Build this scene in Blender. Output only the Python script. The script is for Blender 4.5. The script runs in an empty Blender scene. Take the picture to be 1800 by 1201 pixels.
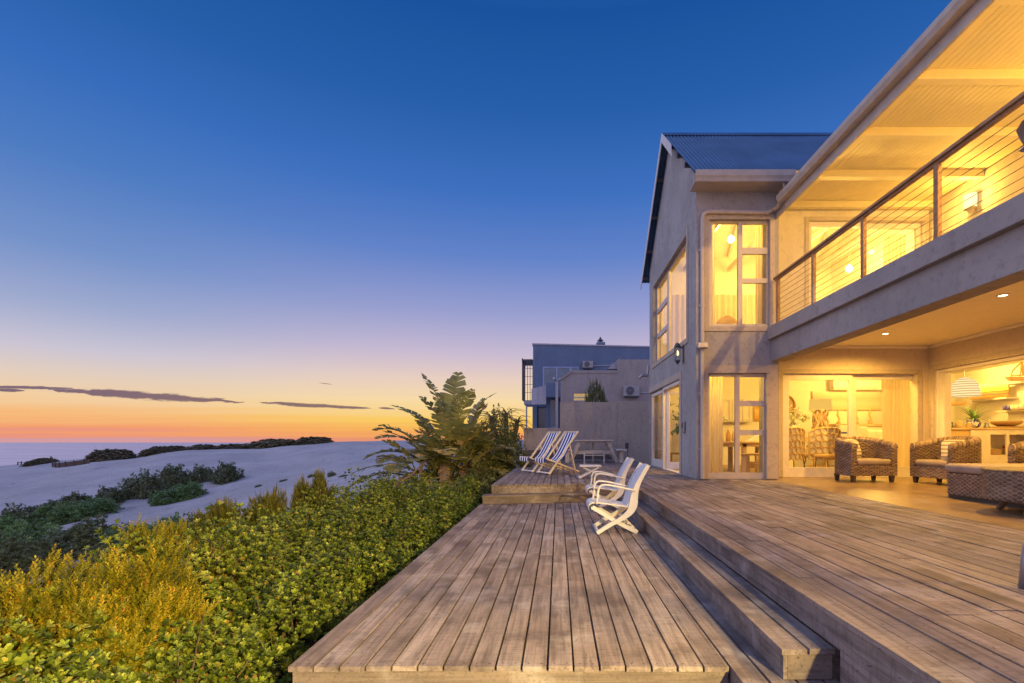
import bpy, math, random
import numpy as np
from mathutils import Vector, Matrix
R = math.radians
random.seed(7); rng = np.random.default_rng(7)
scene = bpy.context.scene
COL = scene.collection

# ------------------------------------------------------------------ camera
CZ = 1.24                      # eye height above the lower deck
F = 850.0                      # focal length in photograph pixels (1800 wide)
CX, CY = 982.0, 770.0          # principal point in photograph pixels
cam_d = bpy.data.cameras.new('camera')
cam = bpy.data.objects.new('camera', cam_d); COL.objects.link(cam)
cam_d.sensor_width = 36.0; cam_d.lens = F / 1800 * 36
cam_d.shift_x = (900 - CX) / 1800; cam_d.shift_y = (CY - 600.5) / 1800
cam_d.clip_start = 0.05; cam_d.clip_end = 20000
cam.location = (0, 0, CZ); cam.rotation_euler = (R(90), 0, 0)
scene.camera = cam

# ------------------------------------------------------------------ colour management
vs = scene.view_settings
vs.view_transform = 'Standard'; vs.look = 'None'; vs.exposure = 0.0; vs.gamma = 1.0
try: vs.use_curve_mapping = False
except Exception: pass
cy = scene.cycles
cy.max_bounces = 8; cy.diffuse_bounces = 4; cy.transparent_max_bounces = 12
cy.sample_clamp_indirect = 6.0; cy.caustics_reflective = False; cy.caustics_refractive = False
cy.use_denoising = True

def lin(c):
    return tuple(((v/255)/12.92 if v/255 <= .04045 else ((v/255+.055)/1.055)**2.4) for v in c)

# ------------------------------------------------------------------ node helpers
class NT:
    def __init__(s, nt): s.nt = nt; s.n = nt.nodes; s.l = nt.links
    def add(s, t, **kw):
        nd = s.n.new(t)
        for k, v in kw.items(): setattr(nd, k, v)
        return nd
    def put(s, sock, v):
        if hasattr(v, 'is_output') or isinstance(v, bpy.types.NodeSocket): s.l.new(v, sock)
        elif isinstance(v, (tuple, list)) and len(v) == 3 and sock.type == 'RGBA': sock.default_value = (*v, 1)
        else: sock.default_value = v
    def math(s, op, a, b=None, c=None, clamp=False):
        nd = s.add('ShaderNodeMath', operation=op); nd.use_clamp = clamp
        s.put(nd.inputs[0], a)
        if b is not None: s.put(nd.inputs[1], b)
        if c is not None: s.put(nd.inputs[2], c)
        return nd.outputs[0]
    def vmath(s, op, a, b=None):
        nd = s.add('ShaderNodeVectorMath', operation=op)
        s.put(nd.inputs[0], a)
        if b is not None: s.put(nd.inputs[1], b)
        return nd.outputs[0]
    def ramp(s, fac, stops, interp='LINEAR'):
        nd = s.add('ShaderNodeValToRGB'); cr = nd.color_ramp; cr.interpolation = interp
        while len(cr.elements) > 1: cr.elements.remove(cr.elements[-1])
        cr.elements[0].position = stops[0][0]; cr.elements[0].color = (*stops[0][1], 1)
        for p, c in stops[1:]:
            e = cr.elements.new(p); e.color = (*c, 1)
        s.put(nd.inputs[0], fac)
        return nd.outputs[0]
    def mix(s, fac, a, b, blend='MIX'):
        nd = s.add('ShaderNodeMix', data_type='RGBA', blend_type=blend)
        s.put(nd.inputs[0], fac); s.put(nd.inputs[6], a); s.put(nd.inputs[7], b)
        return nd.outputs[2]
    def noise(s, vec, scale=5, detail=4, rough=.55, dist=0):
        nd = s.add('ShaderNodeTexNoise')
        if vec is not None: s.put(nd.inputs['Vector'], vec)
        nd.inputs['Scale'].default_value = scale; nd.inputs['Detail'].default_value = detail
        nd.inputs['Roughness'].default_value = rough; nd.inputs['Distortion'].default_value = dist
        return nd.outputs[0]
    def smooth(s, x, a, b):
        nd = s.add('ShaderNodeMapRange', interpolation_type='SMOOTHSTEP')
        s.put(nd.inputs[0], x); nd.inputs[1].default_value = a; nd.inputs[2].default_value = b
        return nd.outputs[0]
    def comb(s, x, y, z):
        nd = s.add('ShaderNodeCombineXYZ')
        for i, v in enumerate((x, y, z)): s.put(nd.inputs[i], v)
        return nd.outputs[0]

# ------------------------------------------------------------------ world: dusk sky by direction
world = bpy.data.worlds.new('World'); scene.world = world; world.use_nodes = True
w = NT(world.node_tree); w.n.clear()
tc = w.add('ShaderNodeTexCoord')
sep = w.add('ShaderNodeSeparateXYZ'); w.put(sep.inputs[0], w.vmath('NORMALIZE', tc.outputs['Generated']))
dx, dy, dz = sep.outputs
yy = w.math('MAXIMUM', dy, 0.02)
u = w.math('DIVIDE', dx, yy); v = w.math('DIVIDE', dz, yy)
streak = w.noise(w.comb(w.math('MULTIPLY', u, 1.1), w.math('MULTIPLY', v, 75), 0), 1.0, 4, .6)
near_h = w.math('SUBTRACT', 1, w.smooth(dz, 0.0, 0.11))
zz = w.math('ADD', dz, w.math('MULTIPLY', w.math('MULTIPLY', w.math('SUBTRACT', streak, .5), .055), near_h))
fac = w.math('POWER', w.math('MAXIMUM', zz, 0.0), .5)
def st(l): return [(math.sqrt(z), lin(c)) for z, c in l]
left = w.ramp(fac, st([(0, (212,156,160)), (.004, (232,148,130)), (.016, (244,160,110)), (.034, (247,186,122)), (.06, (243,207,162)),
      (.095, (226,206,190)), (.13, (203,197,212)), (.19, (160,171,207)), (.267, (118,147,202)), (.377, (78,124,194)),
      (.476, (54,108,187)), (.56, (40,95,169)), (.66, (28,84,157)), (.8, (48,96,172)), (1, (70,106,182))]))
right = w.ramp(fac, st([(0, (236,148,104)), (.012, (247,174,90)), (.034, (251,204,98)), (.075, (248,219,166)), (.12, (232,206,192)),
      (.17, (200,186,209)), (.245, (154,160,207)), (.346, (100,132,201)), (.45, (62,112,191)),
      (.56, (40,95,170)), (.66, (26,83,157)), (.8, (48,96,172)), (1, (70,106,182))]))
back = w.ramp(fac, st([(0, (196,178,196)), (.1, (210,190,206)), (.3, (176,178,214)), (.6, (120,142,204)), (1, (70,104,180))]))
col = w.mix(w.smooth(u, -.95, -.25), left, right)
# long dusk clouds low over the sea
cn = w.noise(w.comb(w.math('MULTIPLY', u, 22), w.math('MULTIPLY', v, 130), 0), 1.0, 5, .62)
cn2 = w.noise(w.comb(w.math('MULTIPLY', u, 9), 3.3, 0), 1.0, 2, .5)
def cloud(u0, v0, u1, v1, th, soft=.35):
    k = (v1-v0)/(u1-u0)
    line = w.math('ADD', w.math('MULTIPLY', w.math('SUBTRACT', u, u0), k), v0)
    t = w.math('DIVIDE', w.math('SUBTRACT', u, u0), (u1-u0), clamp=True)
    prof = w.math('MULTIPLY', w.math('POWER', w.math('MULTIPLY', w.math('MULTIPLY', t, w.math('SUBTRACT', 1, t)), 4), .8), th)
    d = w.math('SUBTRACT', v, line)
    d = w.math('ADD', d, w.math('MULTIPLY', w.math('SUBTRACT', cn, .5), th*2.3))
    d = w.math('ADD', d, w.math('MULTIPLY', w.math('SUBTRACT', cn2, .5), th*.8))
    q = w.math('DIVIDE', w.math('ABSOLUTE', d), w.math('ADD', prof, 1e-5))
    return w.math('SUBTRACT', 1, w.smooth(q, 1-soft, 1+soft))
def PU(px): return (px-CX)/F
def PV(y): return (CY-y)/F
cl = None
for a, b, c, d_, th in ((80, 684, 430, 708, .0074), (455, 708, 655, 718, .0036), (-60, 679, 130, 683, .0032), (-30, 684, 45, 687, .003),
                        (665, 717, 695, 719, .0018), (560, 673, 585, 676, .0006)):
    m = cloud(PU(a), PV(c if False else b), PU(c), PV(d_), th)
    cl = m if cl is None else w.math('MAXIMUM', cl, m)
ccol = w.mix(w.smooth(u, -1.1, -.5), lin((112,90,112)), lin((126,98,104)))
col = w.mix(w.math('MULTIPLY', cl, .92), col, ccol)
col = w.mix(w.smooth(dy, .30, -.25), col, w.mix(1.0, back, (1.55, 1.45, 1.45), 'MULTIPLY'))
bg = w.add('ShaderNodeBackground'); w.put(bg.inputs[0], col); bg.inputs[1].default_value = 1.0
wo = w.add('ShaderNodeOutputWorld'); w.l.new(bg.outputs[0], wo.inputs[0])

# ------------------------------------------------------------------ last glow of the sun, very soft
sd = bpy.data.lights.new('sun', 'SUN'); sun = bpy.data.objects.new('sun', sd); COL.objects.link(sun)
sd.energy = 0.85; sd.angle = R(70); sd.color = (.84, .84, 1.0)
sun.rotation_euler = Vector((.62, -.10, -.62)).to_track_quat('-Z', 'Y').to_euler()

WARM = (1.0, .555, .085)
def lamp_light(name, loc, watts, parent=None, color=WARM, radius=.06, spot=None):
    ld = bpy.data.lights.new(name, 'SPOT' if spot else 'POINT'); o = bpy.data.objects.new(name, ld); COL.objects.link(o)
    ld.energy = watts; ld.color = color; ld.shadow_soft_size = radius
    if spot: ld.spot_size = R(spot); ld.spot_blend = .5
    if parent is not None:
        o.parent = parent; o.location = Vector(loc) - base_of(parent)
    else: o.location = loc
    return o

# ------------------------------------------------------------------ object helpers
def root_of(o):
    while o.parent: o = o.parent
    return o
def base_of(o): return Vector(root_of(o).location)
def tag(o, label=None, cat=None, group=None, kind=None):
    if label: o['label'] = label
    if cat: o['category'] = cat
    if group: o['group'] = group
    if kind: o['kind'] = kind
    return o
def thing(name, loc, label, cat, group=None, rz=0.0):
    o = bpy.data.objects.new(name, None); COL.objects.link(o)
    o.location = loc; o.rotation_euler = (0, 0, rz); o.empty_display_size = .2
    return tag(o, label, cat, group)
def copy_tree(o, loc, rz=None, label=None, group=None, scale=None):
    def rec(a, p):
        c = a.copy(); COL.objects.link(c)
        if p is not None: c.parent = p
        for ch in a.children: rec(ch, c)
        return c
    c = rec(o, None); c.location = loc
    if rz is not None: c.rotation_euler = (0, 0, rz)
    if label: c['label'] = label
    if group: c['group'] = group
    if scale: c.scale = scale
    return c

class MB:
    """collects vertices and faces; build() links them as one mesh object"""
    def __init__(s): s.v = []; s.f = []; s.tone = []; s.T = None; s.mi = []; s.cur = 0
    def _a(s, vs, fs, tone=None):
        b = len(s.v)
        if s.T is not None: vs = [s.T @ Vector(p) for p in vs]
        s.v += [tuple(p) for p in vs]; s.f += [tuple(b+i for i in f) for f in fs]
        t = random.random() if tone is None else tone
        s.tone += [t]*len(fs); s.mi += [s.cur]*len(fs)
        return s
    def box(s, x0, x1, y0, y1, z0, z1, tone=None):
        return s._a([(x0,y0,z0),(x1,y0,z0),(x1,y1,z0),(x0,y1,z0),(x0,y0,z1),(x1,y0,z1),(x1,y1,z1),(x0,y1,z1)],
                    [(0,3,2,1),(4,5,6,7),(0,1,5,4),(1,2,6,5),(2,3,7,6),(3,0,4,7)], tone)
    def hexa(s, p, tone=None):      # 8 points, bottom ring then top ring
        return s._a(p, [(0,3,2,1),(4,5,6,7),(0,1,5,4),(1,2,6,5),(2,3,7,6),(3,0,4,7)], tone)
    def bar(s, p, q, w_, h_, up=(0,0,1), tone=None):
        p = Vector(p); q = Vector(q); d = (q-p).normalized(); up = Vector(up)
        if abs(d.dot(up)) > .99: up = Vector((0,1,0))
        a = d.cross(up).normalized()*w_/2; b = a.cross(d).normalized()*h_/2
        return s.hexa([p-a-b, p+a-b, q+a-b, q-a-b, p-a+b, p+a+b, q+a+b, q-a+b], tone)
    def tube(s, pts, r, n=8, tone=None, cap=True):
        pts = [Vector(p) for p in pts]; m = len(pts); rs = r if isinstance(r, (list, tuple)) else [r]*m
        vs = []; prev = None
        for i, p in enumerate(pts):
            d = (pts[min(i+1, m-1)] - pts[max(i-1, 0)]).normalized()
            if prev is None:
                a = d.cross(Vector((0,0,1)) if abs(d.z) < .9 else Vector((1,0,0))).normalized()
            else: a = (prev - d*prev.dot(d)).normalized()
            prev = a; b = d.cross(a)
            for k in range(n):
                t = 2*math.pi*k/n; vs.append(p + (a*math.cos(t)+b*math.sin(t))*rs[i])
        fs = [(i*n+k, i*n+(k+1)%n, (i+1)*n+(k+1)%n, (i+1)*n+k) for i in range(m-1) for k in range(n)]
        if cap: fs += [tuple(range(n-1, -1, -1)), tuple((m-1)*n+k for k in range(n))]
        return s._a(vs, fs, tone)
    def lathe(s, prof, c=(0,0,0), n=20, tone=None, cap=True):
        vs = []; m = len(prof)
        for r, z in prof:
            for k in range(n):
                t = 2*math.pi*k/n; vs.append((c[0]+r*math.cos(t), c[1]+r*math.sin(t), c[2]+z))
        fs = [(i*n+k, i*n+(k+1)%n, (i+1)*n+(k+1)%n, (i+1)*n+k) for i in range(m-1) for k in range(n)]
        if cap: fs += [tuple(range(n-1, -1, -1)), tuple((m-1)*n+k for k in range(n))]
        return s._a(vs, fs, tone)
    def grid(s, P, nu, nv, tone=None, closed=False):   # P[i][j]
        vs = [P[i][j] for i in range(nu) for j in range(nv)]
        fs = [(i*nv+j, ((i+1)%nu)*nv+j, ((i+1)%nu)*nv+j+1, i*nv+j+1) for i in range(nu if closed else nu-1) for j in range(nv-1)]
        return s._a(vs, fs, tone)
    def prism(s, poly, axis, a, b, tone=None):         # poly in the two other axes, extruded along axis
        n = len(poly)
        def P(p, t):
            return (t, p[0], p[1]) if axis == 'x' else ((p[0], t, p[1]) if axis == 'y' else (p[0], p[1], t))
        vs = [P(p, a) for p in poly] + [P(p, b) for p in poly]
        fs = [tuple(range(n-1, -1, -1)), tuple(range(n, 2*n))] + [(i, (i+1)%n, n+(i+1)%n, n+i) for i in range(n)]
        return s._a(vs, fs, tone)
    def panel(s, axis, d0, d1, u0, u1, v0, v1, holes=(), tone=None):
        """wall slab normal to axis between d0 and d1 with rectangular holes (u0,u1,v0,v1)"""
        us = sorted({u0, u1, *[h[i] for h in holes for i in (0, 1)]}); vv = sorted({v0, v1, *[h[i] for h in holes for i in (2, 3)]})
        us = [x for x in us if u0 <= x <= u1]; vv = [x for x in vv if v0 <= x <= v1]
        def solid(i, j):
            if i < 0 or j < 0 or i >= len(us)-1 or j >= len(vv)-1: return False
            cu = (us[i]+us[i+1])/2; cv = (vv[j]+vv[j+1])/2
            return not any(h[0] < cu < h[1] and h[2] < cv < h[3] for h in holes)
        def P(d, a, b): return (d, a, b) if axis == 'x' else ((a, d, b) if axis == 'y' else (a, b, d))
        vs = []; fs = []
        def q(*p):
            b = len(vs); vs.extend(p); fs.append((b, b+1, b+2, b+3))
        for i in range(len(us)-1):
            for j in range(len(vv)-1):
                if not solid(i, j): continue
                a, b, c, d = us[i], us[i+1], vv[j], vv[j+1]
                q(P(d0,a,c), P(d0,b,c), P(d0,b,d), P(d0,a,d)); q(P(d1,a,c), P(d1,a,d), P(d1,b,d), P(d1,b,c))
                if not solid(i-1, j): q(P(d0,a,c), P(d0,a,d), P(d1,a,d), P(d1,a,c))
                if not solid(i+1, j): q(P(d0,b,c), P(d1,b,c), P(d1,b,d), P(d0,b,d))
                if not solid(i, j-1): q(P(d0,a,c), P(d1,a,c), P(d1,b,c), P(d0,b,c))
                if not solid(i, j+1): q(P(d0,a,d), P(d0,b,d), P(d1,b,d), P(d1,a,d))
        return s._a(vs, fs, tone)
    def build(s, name, mats, parent=None, bevel=0, smooth=False, fix=True):
        off = base_of(parent) if parent is not None else Vector((0,0,0))
        me = bpy.data.meshes.new(name)
        me.from_pydata([(p[0]-off.x, p[1]-off.y, p[2]-off.z) for p in s.v], [], s.f)
        if fix:
            import bmesh
            bm = bmesh.new(); bm.from_mesh(me); bmesh.ops.recalc_face_normals(bm, faces=bm.faces); bm.to_mesh(me); bm.free()
        at = me.attributes.new('tone', 'FLOAT', 'FACE'); at.data.foreach_set('value', s.tone)
        for m in (mats if isinstance(mats, (list, tuple)) else [mats]): me.materials.append(m)
        if any(s.mi): me.polygons.foreach_set('material_index', s.mi)
        if smooth: me.polygons.foreach_set('use_smooth', [True]*len(me.polygons))
        o = bpy.data.objects.new(name, me); COL.objects.link(o)
        if parent is not None: o.parent = parent
        if bevel:
            m = o.modifiers.new('bevel', 'BEVEL'); m.width = bevel; m.segments = 2; m.limit_method = 'ANGLE'; m.angle_limit = R(40)
        return o

def quads(name, V, Fq, mat, parent=None, tone=None, smooth=False):
    V = np.asarray(V, dtype=np.float32); Fq = np.asarray(Fq, dtype=np.int32)
    if parent is not None: V = V - np.array(base_of(parent), dtype=np.float32)
    me = bpy.data.meshes.new(name)
    me.vertices.add(len(V)); me.vertices.foreach_set('co', V.ravel())
    me.loops.add(Fq.size); me.loops.foreach_set('vertex_index', Fq.ravel())
    me.polygons.add(len(Fq)); me.polygons.foreach_set('loop_start', np.arange(0, Fq.size, 4, dtype=np.int32))
    try: me.polygons.foreach_set('loop_total', np.full(len(Fq), 4, dtype=np.int32))
    except Exception: pass
    me.update(calc_edges=True)
    if tone is not None:
        at = me.attributes.new('tone', 'FLOAT', 'FACE'); at.data.foreach_set('value', np.asarray(tone, dtype=np.float32))
    if smooth: me.polygons.foreach_set('use_smooth', np.ones(len(Fq), dtype=bool))
    me.materials.append(mat); me.validate()
    o = bpy.data.objects.new(name, me); COL.objects.link(o)
    if parent is not None: o.parent = parent
    return o
def scatter(tv, tf, Rm, pos, sc):
    """copies of one template: rotations Rm (N,3,3), positions, scales"""
    N = len(pos); n = len(tv)
    V = np.einsum('nij,kj->nki', Rm, tv)*sc[:, None, None] + pos[:, None, :]
    Fq = tf[None] + (np.arange(N)*n)[:, None, None]
    return V.reshape(-1, 3), Fq.reshape(-1, 4)
def frames(d, rng_):
    """rotation matrices whose z axis is d, with a random turn about it"""
    d = d/np.linalg.norm(d, axis=1, keepdims=True)
    r = rng_.normal(size=d.shape); a = np.cross(d, r); a /= np.linalg.norm(a, axis=1, keepdims=True)
    return np.stack([a, np.cross(d, a), d], axis=2)

# ------------------------------------------------------------------ materials
def material(name):
    m = bpy.data.materials.new(name); m.use_nodes = True; t = NT(m.node_tree); t.n.clear()
    out = t.add('ShaderNodeOutputMaterial'); return m, t, out
def pbsdf(t, out, color, rough=.6, spec=.3, metal=0.0, bump=None, bstr=.3, bdist=.01):
    b = t.add('ShaderNodeBsdfPrincipled'); t.put(b.inputs['Base Color'], color); t.put(b.inputs['Roughness'], rough)
    b.inputs['Specular IOR Level'].default_value = spec; t.put(b.inputs['Metallic'], metal)
    if bump is not None:
        bp = t.add('ShaderNodeBump'); t.put(bp.inputs['Height'], bump); bp.inputs['Strength'].default_value = bstr; bp.inputs['Distance'].default_value = bdist
        t.l.new(bp.outputs[0], b.inputs['Normal'])
    t.l.new(b.outputs[0], out.inputs[0]); return b
def obj_co(t, sc=(1,1,1)):
    g = t.add('ShaderNodeNewGeometry').outputs['Position'] if sc is None else None
    c = t.add('ShaderNodeTexCoord').outputs['Object']
    return t.vmath('MULTIPLY', c, sc)
def tone_of(t): return t.add('ShaderNodeAttribute', attribute_name='tone').outputs['Fac']

def mat_wood(name, axis, cols, dark, rough=.75):
    m, t, out = material(name)
    sc = {'x': (1.3, 26, 26), 'y': (26, 1.3, 26), 'z': (26, 26, 1.3)}[axis]
    tn = tone_of(t)
    shift = t.comb(t.math('MULTIPLY', tn, 37), t.math('MULTIPLY', tn, 53), 0)
    co = t.vmath('ADD', obj_co(t, sc), shift)
    g1 = t.noise(co, 1.0, 6, .65, .6); g2 = t.noise(co, 3.2, 4, .6)
    base = t.ramp(tn, [(0, cols[0]), (.35, cols[1]), (.7, cols[2]), (1, cols[3])])
    c = t.mix(t.math('MULTIPLY', t.smooth(g1, .36, .70), .72), base, dark)
    blot = t.noise(t.vmath('ADD', obj_co(t, (1.1, 1.1, 1.1)), t.vmath('MULTIPLY', shift, (.02,.02,.02))), 1.3, 5, .62)
    c = t.mix(t.math('MULTIPLY', t.smooth(blot, .46, .66), .74), c, dark)
    sil = t.noise(obj_co(t, (2.6, 2.6, 2.6)), 1.0, 4, .6)
    c = t.mix(t.math('MULTIPLY', t.smooth(sil, .53, .72), .45), c, (.40, .375, .375))
    saw = t.noise(obj_co(t, {'x': (55, 9, 55), 'y': (9, 55, 9), 'z': (9, 9, 55)}[axis]), 1.0, 3, .7)
    c = t.mix(t.math('MULTIPLY', t.smooth(saw, .50, .68), .38), c, tuple(x*.7 for x in dark))
    spk = t.noise(obj_co(t, (60, 22, 60)), 1.0, 2, .5)
    c = t.mix(t.math('MULTIPLY', t.smooth(spk, .66, .74), .7), c, tuple(x*.45 for x in dark))
    pbsdf(t, out, c, t.math('ADD', t.math('MULTIPLY', g2, .25), rough-.15), .25, bump=t.math('ADD', g1, t.math('MULTIPLY', g2, .5)), bstr=.35, bdist=.004)
    return m
def mat_plaster(name, c1, c2, bump=.5, scale=9, streak=True, dirt=(.16,.13,.11)):
    m, t, out = material(name)
    co = obj_co(t)
    big = t.noise(co, .8, 4, .6); mid = t.noise(co, scale, 6, .68, .3); fine = t.noise(co, scale*7, 3, .6)
    c = t.mix(t.smooth(big, .35, .65), c1, c2)
    c = t.mix(t.math('MULTIPLY', t.smooth(mid, .50, .70), .40), c, dirt)
    if streak:
        s = t.noise(t.vmath('ADD', obj_co(t, (3.1, 3.1, .42)), t.comb(t.math('MULTIPLY', big, 1.5), t.math('MULTIPLY', mid, .9), 0)), 1.6, 6, .72, .4)
        c = t.mix(t.math('MULTIPLY', t.smooth(s, .50, .76), .50), c, dirt)
    pbsdf(t, out, c, .85, .2, bump=t.math('ADD', mid, t.math('MULTIPLY', fine, .35)), bstr=bump, bdist=.02)
    return m
def mat_plain(name, c, rough=.5, spec=.35, metal=0.0, var=.10, scale=6, bump=0.0):
    m, t, out = material(name)
    n = t.noise(obj_co(t), scale, 4, .6); f = t.noise(obj_co(t), scale*12, 2, .5)
    col_ = t.mix(t.smooth(n, .3, .7), tuple(x*(1-var) for x in c), tuple(min(1, x*(1+var)) for x in c))
    pbsdf(t, out, col_, t.math('ADD', t.math('MULTIPLY', n, .2), rough-.1), spec, metal, bump=f if bump else None, bstr=bump, bdist=.003)
    return m
def mat_emit(name, c, s):
    m, t, out = material(name); e = t.add('ShaderNodeEmission'); e.inputs[0].default_value = (*c, 1); e.inputs[1].default_value = s
    t.l.new(e.outputs[0], out.inputs[0]); return m
def mat_glass(name, tint=(1,1,1), refl=1.0):
    m, t, out = material(name)
    fr = t.add('ShaderNodeFresnel'); fr.inputs[0].default_value = 1.5
    tr = t.add('ShaderNodeBsdfTransparent'); tr.inputs[0].default_value = (*tint, 1)
    gl = t.add('ShaderNodeBsdfGlossy'); gl.inputs[1].default_value = .005
    mx = t.add('ShaderNodeMixShader'); t.put(mx.inputs[0], t.math('MULTIPLY', fr.outputs[0], refl, clamp=True))
    t.l.new(tr.outputs[0], mx.inputs[1]); t.l.new(gl.outputs[0], mx.inputs[2]); t.l.new(mx.outputs[0], out.inputs[0])
    return m
def mat_leaf(name, stops, trans=.35, rough=.45):
    m, t, out = material(name)
    tn = tone_of(t); c = t.ramp(tn, stops)
    n = t.noise(obj_co(t), 2.2, 3, .6)
    c = t.mix(t.math('MULTIPLY', t.smooth(n, .42, .68), .35), c, tuple(x*.6 for x in stops[0][1]))
    b = t.add('ShaderNodeBsdfPrincipled'); t.put(b.inputs['Base Color'], c); b.inputs['Roughness'].default_value = rough
    b.inputs['Specular IOR Level'].default_value = .3
    tr = t.add('ShaderNodeBsdfTranslucent'); t.put(tr.inputs[0], c)
    mx = t.add('ShaderNodeMixShader'); mx.inputs[0].default_value = trans
    t.l.new(b.outputs[0], mx.inputs[1]); t.l.new(tr.outputs[0], mx.inputs[2]); t.l.new(mx.outputs[0], out.inputs[0])
    return m
def mat_cloth(name, c, scale=140, rough=.9):
    m, t, out = material(name)
    wv = t.noise(obj_co(t, (1, 1, 1)), scale, 2, .5); big = t.noise(obj_co(t), 4, 3, .6)
    col_ = t.mix(t.smooth(big, .3, .7), tuple(x*.88 for x in c), tuple(min(1, x*1.1) for x in c))
    pbsdf(t, out, col_, rough, .15, bump=wv, bstr=.3, bdist=.003); return m
def mat_stripes(name, axis, period, duty, ca, cb, soft=.02, detail=None):
    m, t, out = material(name)
    s_ = t.add('ShaderNodeSeparateXYZ'); t.put(s_.inputs[0], obj_co(t)); x = s_.outputs['XYZ'.index(axis)]
    fr = t.math('FRACT', t.math('DIVIDE', t.math('ADD', x, 10.0), period))
    k = t.math('MULTIPLY', t.smooth(fr, 0, soft), t.math('SUBTRACT', 1, t.smooth(fr, duty, duty+soft)))
    c = t.mix(k, ca, cb)
    wv = t.noise(obj_co(t), 160, 2, .5)
    pbsdf(t, out, c, .9, .1, bump=wv, bstr=.25, bdist=.003); return m

M = {}
deck_cols = [(.205,.163,.148), (.268,.220,.204), (.232,.192,.179), (.325,.272,.254)]
M['deck'] = mat_wood('weathered deck boards', 'y', deck_cols, (.070,.053,.050))
M['deckx'] = mat_wood('weathered boards laid across', 'x', [(.17,.135,.115), (.21,.17,.145), (.19,.155,.135), (.24,.20,.17)], (.085,.066,.058))
M['nail'] = mat_plain('rusty nail heads', (.05,.035,.03), .6)
M['plaster'] = mat_plaster('rough grey beige plaster', (.325,.31,.305), (.39,.37,.365), 1.0, 7)
M['plaster_band'] = mat_plaster('smooth plaster band', (.44,.37,.30), (.48,.41,.335), .25, 14, False)
M['patiowall'] = mat_plaster('warm patio plaster', (.58,.49,.38), (.63,.54,.42), .25, 14, False, (.40,.33,.25))
M['concrete'] = mat_plaster('painted balcony concrete', (.29,.27,.265), (.345,.32,.31), .5, 12)
M['roughwall'] = mat_plaster('cream trowelled plaster', (.62,.56,.46), (.68,.62,.52), 1.0, 6, False, (.42,.36,.28))
M['white'] = mat_plain('white paint', (.66,.61,.56), .45, .4, var=.05)
M['frame'] = mat_plain('pale frame paint', (.52,.46,.41), .4, .4, var=.06)
M['gutter'] = mat_plain('pale gutter paint', (.47,.41,.345), .45, .4, var=.08)
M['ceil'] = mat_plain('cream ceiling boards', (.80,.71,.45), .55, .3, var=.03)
M['ceil_white'] = mat_plain('white ceiling', (.82,.76,.66), .6, .3, var=.03)
M['inwall'] = mat_plain('cream interior paint', (.76,.72,.62), .7, .2, var=.03)
M['infloor'] = mat_wood('honey wood floor', 'y', [(.42,.28,.15), (.46,.31,.17), (.44,.30,.16), (.50,.34,.19)], (.30,.19,.10), .5)
M['roof'] = mat_plain('dark blue grey roof sheet', (.05,.115,.22), .45, .4, .2, .18, 1.2)
M['glass'] = mat_glass('window glass', (.97,.98,.97), .45)
M['glass_dark'] = mat_plain('dark glass with curtain', (.10,.17,.22), .12, .6, var=.2, scale=1)
M['metal_dark'] = mat_plain('dark grey metal', (.09,.09,.10), .45, .5, .5)
M['metal'] = mat_plain('grey metal', (.32,.32,.34), .4, .5, .6)
M['cable'] = mat_plain('thin steel cable', (.20,.18,.15), .35, .5, .8)
M['railwood'] = mat_wood('oiled rail timber', 'y', [(.36,.20,.09), (.40,.23,.11), (.38,.22,.10), (.44,.26,.13)], (.22,.12,.06), .6)
M['chairwhite'] = mat_plain('white resin', (.60,.59,.585), .4, .4, var=.04)
M['cream_wood'] = mat_wood('pale cream painted wood', 'z', [(.70,.60,.42), (.74,.64,.46), (.72,.62,.44), (.78,.68,.50)], (.55,.45,.30), .5)
M['white_wood'] = mat_wood('weathered white painted wood', 'x', [(.66,.60,.52), (.70,.64,.56), (.68,.62,.54), (.74,.68,.60)], (.48,.42,.36), .6)
M['canvas'] = mat_stripes('blue and white striped canvas', 'Y', .118, .58, (.78,.78,.80), (.012,.028,.20), .03)
M['wicker'] = None
def mat_wicker(name, stops):
    m, t, out = material(name)
    c = t.ramp(tone_of(t), stops); n = t.noise(obj_co(t, (60, 60, 190)), 1.0, 3, .6)
    c = t.mix(t.math('MULTIPLY', n, .5), c, tuple(x*.4 for x in stops[0][1]))
    pbsdf(t, out, c, .6, .3, bump=n, bstr=.4, bdist=.003); return m
M['wicker'] = mat_wicker('grey brown rattan', [(0, (.09,.060,.038)), (.4, (.28,.195,.13)), (.75, (.43,.32,.225)), (1, (.62,.50,.38))])
M['cushion'] = mat_cloth('taupe cushion cloth', (.30,.245,.20))
M['pillow'] = mat_stripes('cream pillow with grey stripes', 'Z', .075, .35, (.60,.52,.42), (.22,.19,.18), .08)
M['legwood'] = mat_plain('dark stained legs', (.055,.045,.035), .4, .4)
M['polewood'] = mat_wood('brown turned legs', 'z', [(.20,.13,.08), (.23,.15,.09), (.21,.14,.085), (.26,.17,.10)], (.12,.08,.05))
M['taupe'] = mat_plaster('taupe house plaster', (.35,.30,.275), (.39,.34,.31), .25, 10)
M['gardenwall'] = mat_plaster('taupe garden wall plaster', (.41,.345,.285), (.46,.39,.325), .3, 8)
M['bluewall'] = mat_plaster('blue grey house plaster', (.13,.18,.265), (.15,.205,.295), .25, 8, True, (.075,.12,.20))
M['palewall'] = mat_plaster('pale grey balcony plaster', (.42,.41,.45), (.47,.46,.50), .2, 10)
M['patio'] = mat_wood('polished brown patio floor', 'y', [(.24,.165,.09), (.27,.185,.10), (.26,.175,.095), (.29,.20,.11)], (.17,.11,.06), .35)
M['bulb'] = mat_emit('lit bulb', (1, .86, .55), 14)
M['bulbsoft'] = mat_emit('lit shade', (1, .72, .30), 2.2)
M['spot_on'] = mat_emit('lit downlight', (1, .80, .45), 8)
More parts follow.
